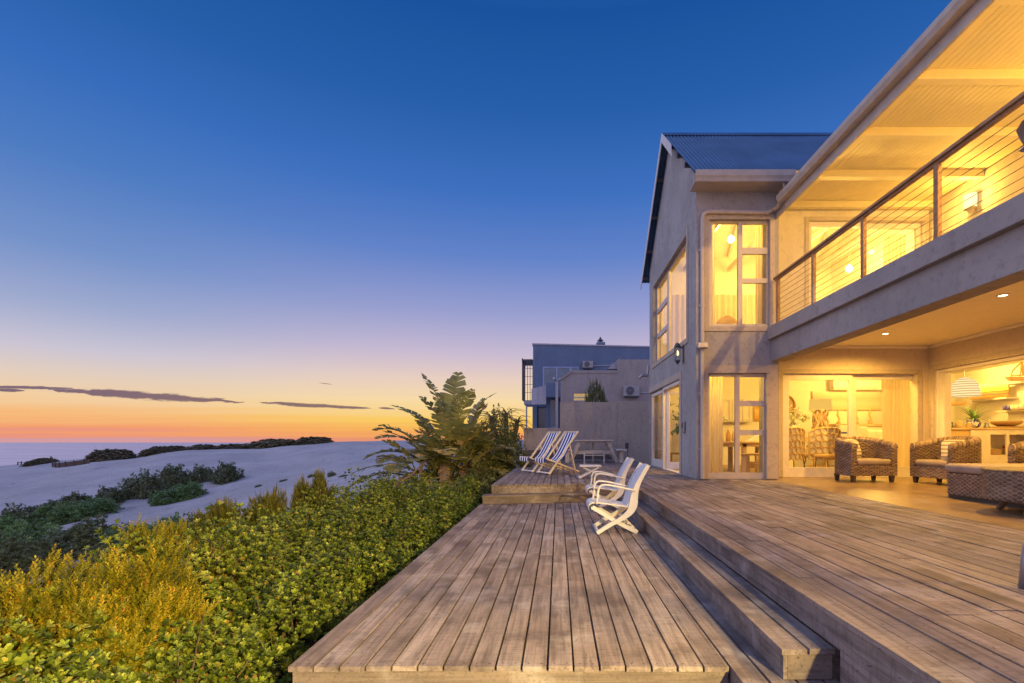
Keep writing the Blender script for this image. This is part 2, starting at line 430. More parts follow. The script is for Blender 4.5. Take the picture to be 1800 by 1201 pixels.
# ------------------------------------------------------------------ terrain and sea
YV, YC = 30.0, 90.0
_vx = [-600, 0, 150, 300, 450, 600, 750, 982, 1600]; _vz = [-6.0, -4.9, -4.1, -3.2, -2.4, -1.7, -1.2, -.9, -.7]
_cx = [-900, -300, 0, 80, 160, 240, 330, 420, 590, 700, 982, 1700]
_cz = [-11, -7.5, -4.15, -3.3, -2.55, -2.2, -.9, -.6, .35, .75, 1.0, 1.0]
def sstep(x): x = np.clip(x, 0, 1); return x*x*(3-2*x)
def ground(X, Y):
    X = np.asarray(X, float); Y = np.asarray(Y, float)
    px = CX + F*X/np.maximum(Y, 4.0)
    zv = np.interp(px, _vx, _vz); zc = np.interp(px, _cx, _cz)
    zn = -1.25 - .14*np.maximum(0, -X-4.0)
    zn = np.where(X > -1.4, -1.0, np.maximum(zn, -4.5))
    a = sstep((Y-9)/(YV-9)); z = zn*(1-a) + zv*a
    s = np.clip((Y-YV)/(YC-YV), 0, 1)
    rise = .35*s + .65*sstep(s)
    z = np.where(Y > YV, zv + (zc-zv)*rise, z)
    d = np.maximum(Y-YC, 0)
    z = np.where(Y > YC, zc - .02*d - .0022*d*d, z)
    z = np.maximum(z, -23)
    amp = np.clip((Y-12)/18, 0, 1)*np.clip((YC+4-Y)/20, 0, 1)
    z = z + amp*(.30*np.sin(X*.21+Y*.11)+.26*np.sin(X*.09-Y*.17+1.3)+.10*np.sin(X*.6+Y*.43)+.05*np.sin(X*1.3-Y*.9))
    # a low wind-cut ledge in front of the big dune
    le = np.exp(-((Y-38-2*np.sin(X*.2))/3.0)**2)*np.clip((px-380)/150, 0, 1)*np.clip((760-px)/60, 0, 1)
    return z + .42*le
def ray_ground(px, y):
    for Y in np.arange(5, 130, .25):
        if float(ground((px-CX)*Y/F, Y)) >= CZ + (CY-y)*Y/F: return Vector(((px-CX)*Y/F, Y, float(ground((px-CX)*Y/F, Y))))
    return Vector(((px-CX)*YC/F, YC, float(ground((px-CX)*YC/F, YC))))
def make_terrain():
    ys = np.concatenate([np.linspace(-30, 8, 20), np.linspace(9, 60, 120), np.linspace(61, 100, 50), np.linspace(102, 200, 24), np.linspace(220, 420, 8)])
    xs = np.concatenate([np.linspace(-520, -160, 30), np.linspace(-156, -4, 230), np.linspace(-3, 160, 60)])
    XX, YY = np.meshgrid(xs, ys, indexing='ij'); ZZ = ground(XX, YY)
    V = np.stack([XX, YY, ZZ], -1).reshape(-1, 3); n = len(ys); m = len(xs)
    i, j = np.meshgrid(np.arange(m-1), np.arange(n-1), indexing='ij')
    a = (i*n+j).ravel(); Fq = np.stack([a, a+n, a+n+1, a+1], 1)
    m_, t, out = material('wind rippled dune sand')
    co = t.add('ShaderNodeTexCoord').outputs['Object']
    n1 = t.noise(co, .12, 5, .6); n2 = t.noise(co, 9, 5, .65)
    c = t.mix(t.smooth(n1, .35, .65), (.48,.43,.41), (.58,.525,.50))
    c = t.mix(t.math('MULTIPLY', t.smooth(n2, .45, .7), .35), c, (.27,.245,.235))
    trk = t.noise(t.vmath('MULTIPLY', co, (.25, 1.4, 1)), 1.0, 5, .65)
    c = t.mix(t.math('MULTIPLY', t.smooth(trk, .56, .70), .30), c, (.21,.19,.185))
    vo = t.add('ShaderNodeTexVoronoi'); t.put(vo.inputs['Vector'], t.vmath('MULTIPLY', co, (1.3, .8, 1))); vo.inputs['Scale'].default_value = 1.0
    c = t.mix(t.math('MULTIPLY', t.math('SUBTRACT', 1, t.smooth(vo.outputs['Distance'], .05, .26)), .30), c, (.24,.215,.21))
    gr = t.noise(t.vmath('MULTIPLY', co, (.5, .22, 1)), 1.0, 6, .7)
    c = t.mix(t.math('MULTIPLY', t.smooth(gr, .60, .70), .45), c, (.15,.145,.12))
    wv = t.add('ShaderNodeTexWave'); t.put(wv.inputs[0], t.vmath('MULTIPLY', co, (1, .35, 1))); wv.inputs['Scale'].default_value = 2.2; wv.inputs['Distortion'].default_value = 7; wv.inputs['Detail'].default_value = 3
    pbsdf(t, out, c, .95, .1, bump=t.math('ADD', t.math('ADD', t.math('MULTIPLY', wv.outputs['Fac'], .55), n2), t.smooth(vo.outputs['Distance'], .0, .3)), bstr=.8, bdist=.09)
    return tag(quads('dune_ground', V, Fq, m_, smooth=True), kind='structure')
make_terrain()
m_, t, out = material('evening sea')
co = t.add('ShaderNodeTexCoord').outputs['Object']
wa = t.noise(t.vmath('MULTIPLY', co, (.02, .09, 1)), 1.0, 5, .6)
fo = t.noise(t.vmath('MULTIPLY', co, (.004, .03, 1)), 1.0, 4, .6)
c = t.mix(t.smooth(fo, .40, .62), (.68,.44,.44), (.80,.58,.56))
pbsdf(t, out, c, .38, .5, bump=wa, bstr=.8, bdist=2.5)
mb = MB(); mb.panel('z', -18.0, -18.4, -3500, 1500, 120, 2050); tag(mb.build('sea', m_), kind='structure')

# ------------------------------------------------------------------ decks
ZS, ZU = .165, .34
PITCH, BW = .1415, .1308
def plat_front(x): return 9.24 + .17*(x+1.33)
def step_front(x): return 8.98 + .17*(x+1.42)
def run_boards(mb, x0, x1, ya, yb, zt, th=.028, seg=(4.2, 6.6), nails=None):
    k = 0; x = x0
    while x < x1 - .02:
        xe = min(x+BW, x1); a = ya(x+.07) if callable(ya) else ya; b = yb(x+.07) if callable(yb) else yb
        y = a; first = True
        while y < b - .05:
            L = random.uniform(*seg)
            if first: L *= random.uniform(.4, 1); first = False
            e = b if (b - y - L) < .7 else y + L
            dz = random.uniform(-.003, .003); j0, j1 = random.uniform(0, .0022), random.uniform(0, .0022)
            mb.cur = 0; mb.box(x+j0, xe-j1, y, e-.004, zt-th+dz, zt+dz)
            if nails is not None:
                for ny in (y+.035, e-.04):
                    for nx in (x+.03, xe-.03):
                        if ny < 9: nails.append((nx, ny, zt+dz+.0006))
            y = e
        x += PITCH; k += 1
def add_nails(mb, nails):
    mb.cur = 1
    for nx, ny, nz in nails:
        mb._a([(nx+.006*math.cos(a), ny+.006*math.sin(a), nz) for a in [i*math.pi/3 for i in range(6)]], [tuple(range(6))], .2)
    mb.cur = 0
mb = MB(); nl = []
run_boards(mb, -1.47, .931, 2.625, lambda x: step_front(x)+.1, 0.0, nails=nl)
run_boards(mb, -1.47+17*PITCH, 1.42, 1.3, lambda x: 9.6, 0.0, nails=nl)
add_nails(mb, nl)
mb.cur = 2; mb.box(-1.455, .925, 2.645, 2.672, -.30, -.031, .35); mb.cur = 0   # front fascia plank
mb.box(.938, .960, 1.3, 2.64, -.30, -.031, .5)
mb.box(-1.452, -1.43, 2.675, 9.2, -.28, -.031, .2)
for yj in np.arange(3.2, 9.4, .6): mb.box(-1.42, 1.4, yj, yj+.045, -.20, -.032, .1)
tag(mb.build('lower_deck', [M['deck'], M['nail'], M['deckx']], fix=False), kind='structure')
mb = MB(); nl = []
run_boards(mb, 1.405, 2.98, .3, 20.35, ZU, nails=nl)
run_boards(mb, 1.405+11*PITCH, 4.53, .3, 10.47, ZU, nails=nl)
run_boards(mb, -1.29, -.86, plat_front, 14.8, ZU)
run_boards(mb, -1.29+3*PITCH, 1.40, plat_front, 20.35, ZU)
add_nails(mb, nl)
mb.box(1.4205, 1.440, .3, 2.44, -.02, ZS+.002, .45); mb.box(1.418, 1.440, .3, 9.75, .215, ZU-.030, .6); mb.box(1.421, 1.440, .3, 9.75, ZS+.003, .212, .3)
mb.hexa([(-1.285, plat_front(-1.285)+.02, ZS+.002), (1.40, plat_front(1.4)+.02, ZS+.002), (1.40, plat_front(1.4)+.045, ZS+.002), (-1.285, plat_front(-1.285)+.045, ZS+.002),
         (-1.285, plat_front(-1.285)+.02, ZU-.030), (1.40, plat_front(1.4)+.02, ZU-.030), (1.40, plat_front(1.4)+.045, ZU-.030), (-1.285, plat_front(-1.285)+.045, ZU-.030)], .3)
mb.box(-1.285, -1.262, 9.3, 14.75, -.1, ZU-.031, .2)
tag(mb.build('upper_deck', [M['deck'], M['nail']], fix=False), kind='structure')
# long step along the upper deck
mb = MB(); nl = []
run_boards(mb, 1.135, 1.415, 2.46, lambda x: 9.3, ZS, seg=(4, 6), nails=nl); add_nails(mb, nl)
mb.box(1.150, 1.172, 2.475, 9.3, .004, ZS-.030, .75); mb.cur = 2; mb.box(1.174, 1.40, 2.475, 2.497, .004, ZS-.030, .4); mb.cur = 0
tag(mb.build('deck_step', [M['deck'], M['nail'], M['deckx']], fix=False), kind='structure')
# short step up to the far platform, boards laid across
mb = MB()
def slanted(x0, x1, f0, f1, z0, z1, tone=None):
    mb.hexa([(x0, f0(x0), z0), (x1, f0(x1), z0), (x1, f1(x1), z0), (x0, f1(x0), z0), (x0, f0(x0), z1), (x1, f0(x1), z1), (x1, f1(x1), z1), (x0, f1(x0), z1)], tone)
for i in range(2):
    o_ = i*.145
    slanted(-1.425, .2, lambda x: step_front(x)+o_, lambda x: step_front(x)+o_+.137, ZS-.028, ZS); slanted(.204, 1.132, lambda x: step_front(x)+o_, lambda x: step_front(x)+o_+.137, ZS-.028, ZS)
slanted(-1.415, 1.13, lambda x: step_front(x)+.015, lambda x: step_front(x)+.037, .004, ZS-.030, .3)
slanted(-1.414, -1.39, lambda x: step_front(x)+.04, lambda x: step_front(x)+.26, .004, ZS-.030, .3)
tag(mb.build('deck_step', M['deckx'], fix=False), kind='structure')
# patio floor under the balcony
mb = MB(); mb.box(4.545, 8.5, -5, 11.1, .2, ZU-.004, .4); tag(mb.build('patio_floor', M['patio'], fix=False), kind='structure')
mb = MB(); mb.box(4.5305, 4.5445, .3, 10.47, .2, ZU-.012, .1); tag(mb.build('floor_joint', M['metal_dark']), kind='structure')

# ------------------------------------------------------------------ the main house
HB = Vector((2.99, 10.5, ZU))
house = thing('beach_house', HB, 'large plastered beach house with lit windows, cable railed balcony and metal roof', 'house')
FY = 10.5
def HX(px, Y=FY): return (px-CX)*Y/F
def HZ(y, Y=FY): return CZ+(CY-y)*Y/F
# front of the wing
UW = (HX(1246), HX(1353), HZ(574), HZ(386)); LW = (HX(1244), HX(1347), .352, HZ(656))
mb = MB(); mb.panel('y', 10.5, 10.75, 2.99, 4.78, ZU, 6.62, [UW, LW])
mb.panel('x', 4.60, 4.78, 10.752, 11.098, ZU, 6.62)
mb.build('front_wall', M['plaster'], house)
# gable wall facing the sea
GU = (11.25, 15.28, 3.57, 6.0); GL = (11.88, 15.80, .352, 2.68)
mb = MB(); mb.panel('x', 2.985, 3.24, 10.498, 15.87, ZU, 6.40, [GU, GL])
mb.prism([(10.498, 6.40), (15.87, 6.40), (15.87, 6.70), (13.0, 9.22), (10.498, 6.95)], 'x', 2.985, 3.24)
mb.build('gable_wall', M['plaster'], house)
# raised plaster bands round the openings
mb = MB()
def band_y(x0, x1, z0, z1, b, Y, d=.03, bottom=True, right=None, top=None):
    r = b if right is None else right; tp = b if top is None else top
    mb.box(x0-b, x0-.002, Y-d, Y-.001, z0-(b if bottom else 0), z1+tp); mb.box(x1+.002, x1+r, Y-d, Y-.001, z0-(b if bottom else 0), z1+tp)
    mb.box(x0-.001, x1+.001, Y-d, Y-.001, z1+.002, z1+tp)
    if bottom: mb.box(x0-.001, x1+.001, Y-d, Y-.001, z0-b, z0-.002)
band_y(*UW, .105, FY); band_y(*LW, .12, FY, bottom=False, right=.24, top=.17)
mb.box(2.962, 2.984, 11.12, 15.4, 3.44, 3.56)
mb.box(2.960, 2.984, 11.72, 11.875, ZU, 2.86); mb.box(2.960, 2.984, 11.876, 15.86, 2.70, 2.86)
mb.box(2.962, 2.984, 11.12, 11.245, 3.561, 6.12); mb.build('plaster_trim', M['plaster_band'], house)
# windows: frame > glass
def win_y(name, x0, x1, z0, z1, Y, cols, fr=.055, dep=.07, mat='frame', parent=house):
    """cols: list of (xa, xb, [(za, zb), ...]) glass openings"""
    holes = [(a, b, c, d) for a, b, zs in cols for c, d in zs]
    f = MB().panel('y', Y, Y+dep, x0+.002, x1-.002, z0+.002, z1-.002, holes).build(name, M[mat], parent, bevel=.004)
    g = MB()
    for a, b, c, d in holes: g._a([(a-.01, Y+dep*.5, c-.01), (b+.01, Y+dep*.5, c-.01), (b+.01, Y+dep*.5, d+.01), (a-.01, Y+dep*.5, d+.01)], [(0,1,2,3)])
    gl = g.build('glass', M['glass'], f, fix=False)
    return f
win_y('window', *UW, 10.58, [(HX(1251,10.6), HX(1297,10.6), HZ(571,10.6), HZ(392,10.6)),][:0] + [
    (HX(1251,10.6), HX(1297,10.6), [(HZ(570,10.6), HZ(392,10.6))]),
    (HX(1304.5,10.6), HX(1348,10.6), [(HZ(570,10.6), HZ(498,10.6)), (HZ(490,10.6), HZ(447,10.6)), (HZ(436,10.6), HZ(394,10.6))])])
win_y('window', *LW, 10.58, [
    (HX(1246.5,10.6), HX(1292,10.6), [(HZ(831,10.6), HZ(662,10.6))]),
    (HX(1299.5,10.6), HX(1342,10.6), [(HZ(831,10.6), HZ(765,10.6)), (HZ(756,10.6), HZ(714,10.6)), (HZ(705,10.6), HZ(663,10.6))])])
def win_x(name, X, y0, y1, z0, z1, cols, dep=.07, mat='frame', parent=house):
    holes = [(a, b, c, d) for a, b, zs in cols for c, d in zs]
    f = MB().panel('x', X, X+dep, y0+.002, y1-.002, z0+.002, z1-.002, holes).build(name, M[mat], parent, bevel=.004)
    g = MB()
    for a, b, c, d in holes: g._a([(X+dep*.5, a-.01, c-.01), (X+dep*.5, b+.01, c-.01), (X+dep*.5, b+.01, d+.01), (X+dep*.5, a-.01, d+.01)], [(0,1,2,3)])
    g.build('glass', M['glass'], f, fix=False)
    return f
win_x('window', 3.10, *GU, [(11.31, 13.60, [(3.64, 5.93)]), (13.80, 15.20, [(3.64, 4.36), (4.50, 5.14), (5.28, 5.93)])])
# folding door on the gable: one leaf closed, the next ajar
dl = win_x('folding_door', 3.03, 13.95, 15.79, .36, 2.66, [(14.12, 15.64, [(.58, 2.56)])], mat='white')
fr = MB().panel('x', 3.0, 3.2, 11.885, 13.945, .353, 2.676, [(11.95, 13.88, .36, 2.60)]).build('door_frame', M['white'], house)
d2 = MB(); a0 = Vector((3.10, 13.86, 0)); a1 = Vector((3.9, 13.20, 0)); dd = (a1-a0).normalized()
for (s0, s1, z0, z1) in ((0, .10, .36, 2.58), (.92, 1.02, .36, 2.58), (.10, .92, .36, .56), (.10, .92, 2.48, 2.58)):
    p = a0+dd*s0; q = a0+dd*s1
    d2.bar((p.x, p.y, (z0+z1)/2), (q.x, q.y, (z0+z1)/2), .045, z1-z0)
ol = d2.build('folding_door', M['white'], house, bevel=.004)
p = a0+dd*.09; q = a0+dd*.93
MB()._a([(p.x, p.y, .55), (q.x, q.y, .55), (q.x, q.y, 2.49), (p.x, p.y, 2.49)], [(0,1,2,3)]).build('glass', M['glass'], ol, fix=False)
MB().tube([(3.0, 13.90, 1.22), (2.965, 13.90, 1.22), (2.965, 13.90, 1.42), (3.0, 13.90, 1.42)], .011).build('handle', M['metal'], fr)
# wing roof: corrugated sheets over the gable
RX0, RX1 = 2.79, 8.9
def corrugated(name, x0, x1, p_low, p_high, pitch=.092, amp=.018):
    n = int((x1-x0)/pitch*6); lo = Vector((0, *p_low)); hi = Vector((0, *p_high)); dirn = (hi-lo).normalized(); nor = Vector((0, -dirn.z, dirn.y)) if dirn.y > 0 else Vector((0, dirn.z, -dirn.y))
    P = []
    for i in range(n+1):
        x = x0+(x1-x0)*i/n; h = amp*math.cos(2*math.pi*(x-x0)/pitch)
        P.append([(x, *(lo+nor*h)[1:]), (x, *(hi+nor*h)[1:])])
    return MB().grid(P, n+1, 2, tone=.5).build(name, M['roof'], house, smooth=True, fix=False)
RID = (13.0, 9.40)
corrugated('roof', RX0, RX1, (10.08, 6.815), RID); corrugated('roof', RX0, RX1, (16.3, 6.46), RID)
mb = MB(); mb.prism([(12.82, 9.27), (13.0, 9.425), (13.18, 9.27), (13.18, 9.29), (13.0, 9.45), (12.82, 9.29)], 'x', RX0-.01, RX1)
mb.build('ridge_cap', M['roof'], house)
# barge boards and rafter ends
def roofz_b(y): return RID[1]-(y-RID[0])*(RID[1]-6.46)/3.3
def roofz_f(y): return RID[1]-(RID[0]-y)*(RID[1]-6.815)/2.92
mb = MB(); mb.hexa([(2.765, 13.0, RID[1]-.20), (2.785, 13.0, RID[1]-.20), (2.785, 16.32, roofz_b(16.32)-.20), (2.765, 16.32, roofz_b(16.32)-.20),
                    (2.765, 13.0, RID[1]+.03), (2.785, 13.0, RID[1]+.03), (2.785, 16.32, roofz_b(16.32)+.03), (2.765, 16.32, roofz_b(16.32)+.03)])
mb.hexa([(2.765, 11.85, roofz_f(11.85)-.24), (2.785, 11.85, roofz_f(11.85)-.24), (2.785, 12.998, RID[1]-.22), (2.765, 12.998, RID[1]-.22),
         (2.765, 11.95, roofz_f(11.95)+.03), (2.785, 11.95, roofz_f(11.95)+.03), (2.785, 12.998, RID[1]+.03), (2.765, 12.998, RID[1]+.03)])
mb.build('barge_board', M['white'], house)
for y in (10.75, 11.45, 12.15, 13.8, 14.6, 15.4, 16.1):
    z = (roofz_f(y) if y < 13 else roofz_b(y))-.10
    MB().bar((2.80, y, z), (2.985, y, z), .06, .10).build('rafter_end', M['metal_dark'], house)
# gutters
def gutter_x(x0, x1, y, z0, z1):      # runs along x
    pr = [(y, z0), (y+.11, z0), (y+.11, z1), (y+.095, z1), (y+.095, z0+.02), (y+.02, z0+.02), (y-.015, z0+.12), (y-.03, z1), (y-.045, z1), (y-.04, z0+.11), (y-.015, z0+.06)]
    return MB().prism(pr, 'x', x0, x1)
mb = gutter_x(2.84, 4.92, 10.05, 6.575, 6.80); mb.build('gutter', M['gutter'], house, bevel=.004)
mb = MB(); mb.box(2.84, 4.92, 10.163, 10.497, 6.58, 6.60); mb.box(2.84, 4.92, 10.162, 10.185, 6.601, 6.78); mb.build('soffit', M['gutter'], house)
# main roof with its eave over the balcony
BX = 4.62
EAVE0, EAVE1 = -4.0, 10.1
pr = [(BX-.04, 6.15), (BX+.075, 6.15), (BX+.075, 6.29), (BX+.06, 6.29), (BX+.06, 6.17), (BX-.02, 6.17), (BX-.05, 6.22), (BX-.065, 6.29), (BX-.08, 6.29), (BX-.075, 6.22)]
MB().prism(pr, 'y', EAVE0, EAVE1).build('gutter', M['gutter'], house)
mb = MB(); mb.box(BX+.078, BX+.115, EAVE0, 10.496, 5.985, 6.28); mb.build('fascia', M['gutter'], house)
mb = MB(); mb.hexa([(BX+.03, EAVE0, 6.292), (9.2, EAVE0, 8.9), (9.2, 10.2, 8.9), (BX+.03, 10.2, 6.292), (BX+.03, EAVE0, 6.30), (9.2, EAVE0, 8.93), (9.2, 10.2, 8.93), (BX+.03, 10.2, 6.30)])
mb.build('main_roof', M['roof'], house)
# balcony ceiling boards and beams
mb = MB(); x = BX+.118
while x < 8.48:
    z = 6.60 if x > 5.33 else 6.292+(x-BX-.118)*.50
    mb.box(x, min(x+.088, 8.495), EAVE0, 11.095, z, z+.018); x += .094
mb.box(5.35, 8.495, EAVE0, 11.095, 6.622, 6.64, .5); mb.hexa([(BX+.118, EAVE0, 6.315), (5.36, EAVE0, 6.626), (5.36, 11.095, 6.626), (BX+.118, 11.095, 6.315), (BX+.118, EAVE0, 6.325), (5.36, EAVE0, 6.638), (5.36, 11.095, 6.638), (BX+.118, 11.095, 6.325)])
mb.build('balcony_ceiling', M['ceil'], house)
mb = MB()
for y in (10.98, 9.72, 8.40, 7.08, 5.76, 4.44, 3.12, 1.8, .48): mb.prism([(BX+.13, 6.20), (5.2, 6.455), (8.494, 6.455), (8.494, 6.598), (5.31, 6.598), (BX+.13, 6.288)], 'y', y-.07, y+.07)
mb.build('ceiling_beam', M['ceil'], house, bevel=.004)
# balcony slab and beam
mb = MB(); mb.box(4.52, 8.5, -4, 10.495, 3.365, 3.635); mb.box(4.782, 8.5, 10.497, 11.098, 3.365, 3.635)
mb.build('balcony_slab', M['concrete'], house, bevel=.006)
mb = MB(); mb.box(4.605, 4.92, -4, 10.494, 2.905, 3.363); mb.build('balcony_beam', M['concrete'], house, bevel=.006)
mb = MB(); mb.box(4.922, 8.495, -4, 11.097, 3.345, 3.362); mb.build('patio_ceiling', M['ceil_white'], house)
mb = MB(); mb.box(4.922, 8.44, 11.045, 11.096, 3.285, 3.344); mb.box(8.44, 8.494, -4, 11.044, 3.285, 3.344); mb.build('cornice', M['ceil_white'], house, bevel=.012)
# patio walls
PY = 11.1
PD = (5.14, 8.23, .342, 2.715)
mb = MB(); mb.panel('y', PY, PY+.22, 4.782, 8.72, ZU-.002, 3.363, [PD]); mb.build('patio_back_wall', M['patiowall'], house)
KO = (5.2, 10.93, .342, 2.77)
mb = MB(); mb.panel('x', 8.5, 8.72, -4, PY-.002, ZU-.002, 3.363, [KO]); mb.build('patio_side_wall', M['patiowall'], house)
mb = MB(); band_y(*PD, .10, PY, .025, bottom=False); mb.box(8.474, 8.498, 5.1, 10.93, 2.772, 2.89); mb.box(8.474, 8.498, 10.932, 11.05, .342, 2.89); mb.build('door_surround', M['plaster_band'], house)
sd_ = win_y('sliding_door', PD[0], HX(1497,11.15)+.02, .343, 2.713, PY+.05, [(HX(1387,11.15), HX(1492,11.15), [(HZ(822,11.15), HZ(668,11.15))])], mat='white')
sd2 = win_y('sliding_door', HX(1497,11.25), PD[1], .343, 2.713, PY+.13, [(HX(1504,11.25), HX(1604,11.25), [(HZ(821,11.25), HZ(668,11.25))])], mat='white')
# stacked door leaf and frame of the wide kitchen opening
mb = MB(); mb.box(8.53, 8.70, 10.86, 10.928, .343, 2.765); mb.box(8.53, 8.70, 5.2, 10.858, 2.70, 2.765); mb.build('door_frame', M['white'], house, bevel=.004)
MB().box(8.54, 8.69, 10.70, 10.857, .343, 2.698).build('sliding_door', M['white'], house, bevel=.004)
# upper walls round the balcony
UD = (5.74, 8.40, 3.64, 6.22)
mb = MB(); mb.panel('y', PY, PY+.22, 4.782, 8.72, 3.637, 6.9, [UD]); mb.build('balcony_back_wall', M['roughwall'], house)
mb = MB(); mb.panel('x', 8.5, 8.72, -4, PY-.002, 3.637, 6.9); mb.build('balcony_side_wall', M['roughwall'], house)
mb = MB(); band_y(*UD, .09, PY, .025, bottom=False); mb.build('door_surround', M['gutter'], house)
win_y('sliding_door', UD[0], 7.10, 3.642, 6.218, PY+.04, [(5.82, 7.02, [(3.78, 6.10)])], mat='white')
win_y('sliding_door', 7.02, UD[1], 3.642, 6.218, PY+.12, [(7.12, 8.30, [(3.78, 6.10)])], mat='white')
# balcony railing: rail > posts and cables as pieces
RXc = 4.64
posts_y = [10.22, 8.80, 7.36, 5.92, 4.48, 3.04, 1.6, .16]
mb = MB(); mb.box(RXc-.055, RXc+.055, .0, 10.35, 4.622, 4.662); mb.box(RXc-.025, RXc+.025, .0, 10.35, 4.585, 4.6205)
rail = mb.build('balcony_rail', M['railwood'], house, bevel=.005)
for y in posts_y:
    po = MB().box(RXc-.028, RXc+.028, y-.036, y+.036, 3.637, 4.584).build('post', M['railwood'], rail, bevel=.004)
for i in range(8):
    z = 3.74+.105*i
    MB().tube([(RXc, .1, z), (RXc, 5.2, z-.002), (RXc, 10.2, z)], .0042, 6).build('cable', M['cable'], rail)
# downpipes
mb = MB(); zc_ = HZ(374, 10.42)
mb.tube([(4.60, 10.05, 6.16), (4.63, 10.2, 6.12), (4.62, 10.40, zc_+.06), (4.50, 10.42, zc_), (3.22, 10.42, zc_+.02), (3.13, 10.42, zc_-.03), (3.10, 10.43, zc_-.14), (3.10, 10.43, .36)], .042, 12)
for z in (5.3, 4.1, 2.2, 1.0): mb.box(3.04, 3.16, 10.44, 10.498, z-.02, z+.02)
mb.build('downpipe', M['gutter'], house, smooth=False)
mb = MB(); mb.tube([(4.72, 10.12, 6.6), (4.76, 10.2, 6.5), (4.77, 10.42, 6.42), (4.77, 10.42, 6.2)], .035, 10); mb.build('downpipe', M['gutter'], house)
# interior shell
mb = MB(); mb.box(3.25, 12.6, 11.33, 16.4, .25, .348); mb.box(3.25, 4.77, 10.76, 11.32, .25, .347); mb.box(8.73, 12.6, 3.0, 11.32, .25, .346); mb.build('interior_floor', M['infloor'], house)
mb = MB(); mb.box(3.25, 12.6, 16.0, 16.2, .348, 3.35); mb.box(12.4, 12.6, 3.0, 15.99, .348, 3.35); mb.box(8.73, 12.39, 3.0, 3.2, .348, 3.35); mb.build('interior_wall', M['inwall'], house)
mb = MB(); mb.box(3.25, 12.6, 11.33, 15.99, 3.25, 3.34); mb.box(3.25, 4.77, 10.76, 11.32, 3.25, 3.341); mb.box(8.73, 12.6, 3.0, 11.32, 3.25, 3.342); mb.build('interior_ceiling', M['inwall'], house)
mb = MB(); mb.box(3.25, 8.9, 11.33, 15.99, 3.42, 3.5); mb.box(3.25, 4.59, 10.76, 11.32, 3.42, 3.501); mb.build('upper_floor', M['infloor'], house)
mb = MB(); mb.box(3.25, 8.9, 15.5, 15.7, 3.5, 7.2); mb.box(8.75, 8.9, 11.33, 15.49, 3.5, 9.0); mb.build('upper_interior_wall', M['inwall'], house)
mb = MB()
def slope_in(x0, x1, off0, off1):
    mb.hexa([(x0, 10.6, roofz_f(10.6)-off0), (x1, 10.6, roofz_f(10.6)-off0), (x1, 13.0, RID[1]-off0), (x0, 13.0, RID[1]-off0), (x0, 10.6, roofz_f(10.6)-off1), (x1, 10.6, roofz_f(10.6)-off1), (x1, 13.0, RID[1]-off1), (x0, 13.0, RID[1]-off1)])
    mb.hexa([(x0, 13.0, RID[1]-off0), (x1, 13.0, RID[1]-off0), (x1, 15.7, roofz_b(15.7)-off0), (x0, 15.7, roofz_b(15.7)-off0), (x0, 13.0, RID[1]-off1), (x1, 13.0, RID[1]-off1), (x1, 15.7, roofz_b(15.7)-off1), (x0, 15.7, roofz_b(15.7)-off1)])
slope_in(3.25, 8.9, .16, .10); mb.build('raked_ceiling', M['inwall'], house)
mb = MB()
for x in (4.0, 5.4, 6.8, 8.2):
    mb.bar((x, 10.8, roofz_f(10.8)-.25), (x, 12.95, RID[1]-.25), .07, .16); mb.bar((x, 15.4, roofz_b(15.4)-.25), (x, 13.05, RID[1]-.25), .07, .16)
    mb.bar((x, 11.2, 6.6), (x, 15.4, 6.6), .06, .14)
mb.build('roof_truss', M['white'], house)
# lights that stand for the lit rooms (each in a ceiling fitting)
def ceiling_fitting(loc, label, watts, group, r=.09, radius=.08, drop=.10, color=(1.0, .595, .115)):
    th = thing('ceiling_lamp', loc, label, 'ceiling lamp', group)
    MB().lathe([(r, 0), (r, -.012), (r*.8, -.014), (r*.8, 0)], loc, 20).build('rim', M['white'], th)
    MB().lathe([(r*.78, -.004), (r*.78, -.010), (.001, -.012)], loc, 20).build('bulb', M['spot_on'], th)
    lamp_light('lamp_light', Vector(loc)-Vector((0,0,drop)), watts, th, color, radius)
    return th
PW = 2.7
ceiling_fitting((3.95, 12.0, 3.248), 'round recessed ceiling lamp above the dining table', 70*PW, 'recessed lamps in the living room')
ceiling_fitting((6.4, 11.75, 3.248), 'round recessed ceiling lamp above the woven chairs', 85*PW, 'recessed lamps in the living room')
ceiling_fitting((9.4, 14.4, 3.248), 'round recessed ceiling lamp above the white sofa', 70*PW, 'recessed lamps in the living room')
ceiling_fitting((10.6, 10.2, 3.248), 'round recessed ceiling lamp inside the wide kitchen opening', 90*PW, 'recessed lamps in the kitchen')
ceiling_fitting((11.2, 13.2, 3.248), 'round recessed ceiling lamp in front of the kitchen shelves', 60*PW, 'recessed lamps in the kitchen')
def pendant_bulb(loc, label, watts, top):
    th = thing('pendant_lamp', loc, label, 'pendant lamp', 'bare bulb pendants upstairs')
    MB().tube([(loc[0], loc[1], loc[2]+.1), (loc[0], loc[1], top)], .008, 6).build('cord', M['white'], th)
    MB().lathe([(.001, -.09), (.06, -.06), (.085, 0), (.06, .06), (.02, .10), (.001, .10)], loc, 16).build('bulb', M['bulb'], th, smooth=True)
    lamp_light('lamp_light', Vector(loc)-Vector((0, 0, .16)), watts, th, (1.0, .60, .125), .08)
pendant_bulb((4.35, 12.2, 6.25), 'glowing pendant bulb behind the tall upper corner window', 105*PW, 8.3)
pendant_bulb((6.35, 12.4, 5.75), 'glowing pendant bulb behind the balcony door, nearer the corner window', 80*PW, 8.3)
pendant_bulb((7.75, 12.9, 5.75), 'glowing pendant bulb behind the balcony door, nearer the curtain', 80*PW, 8.3)
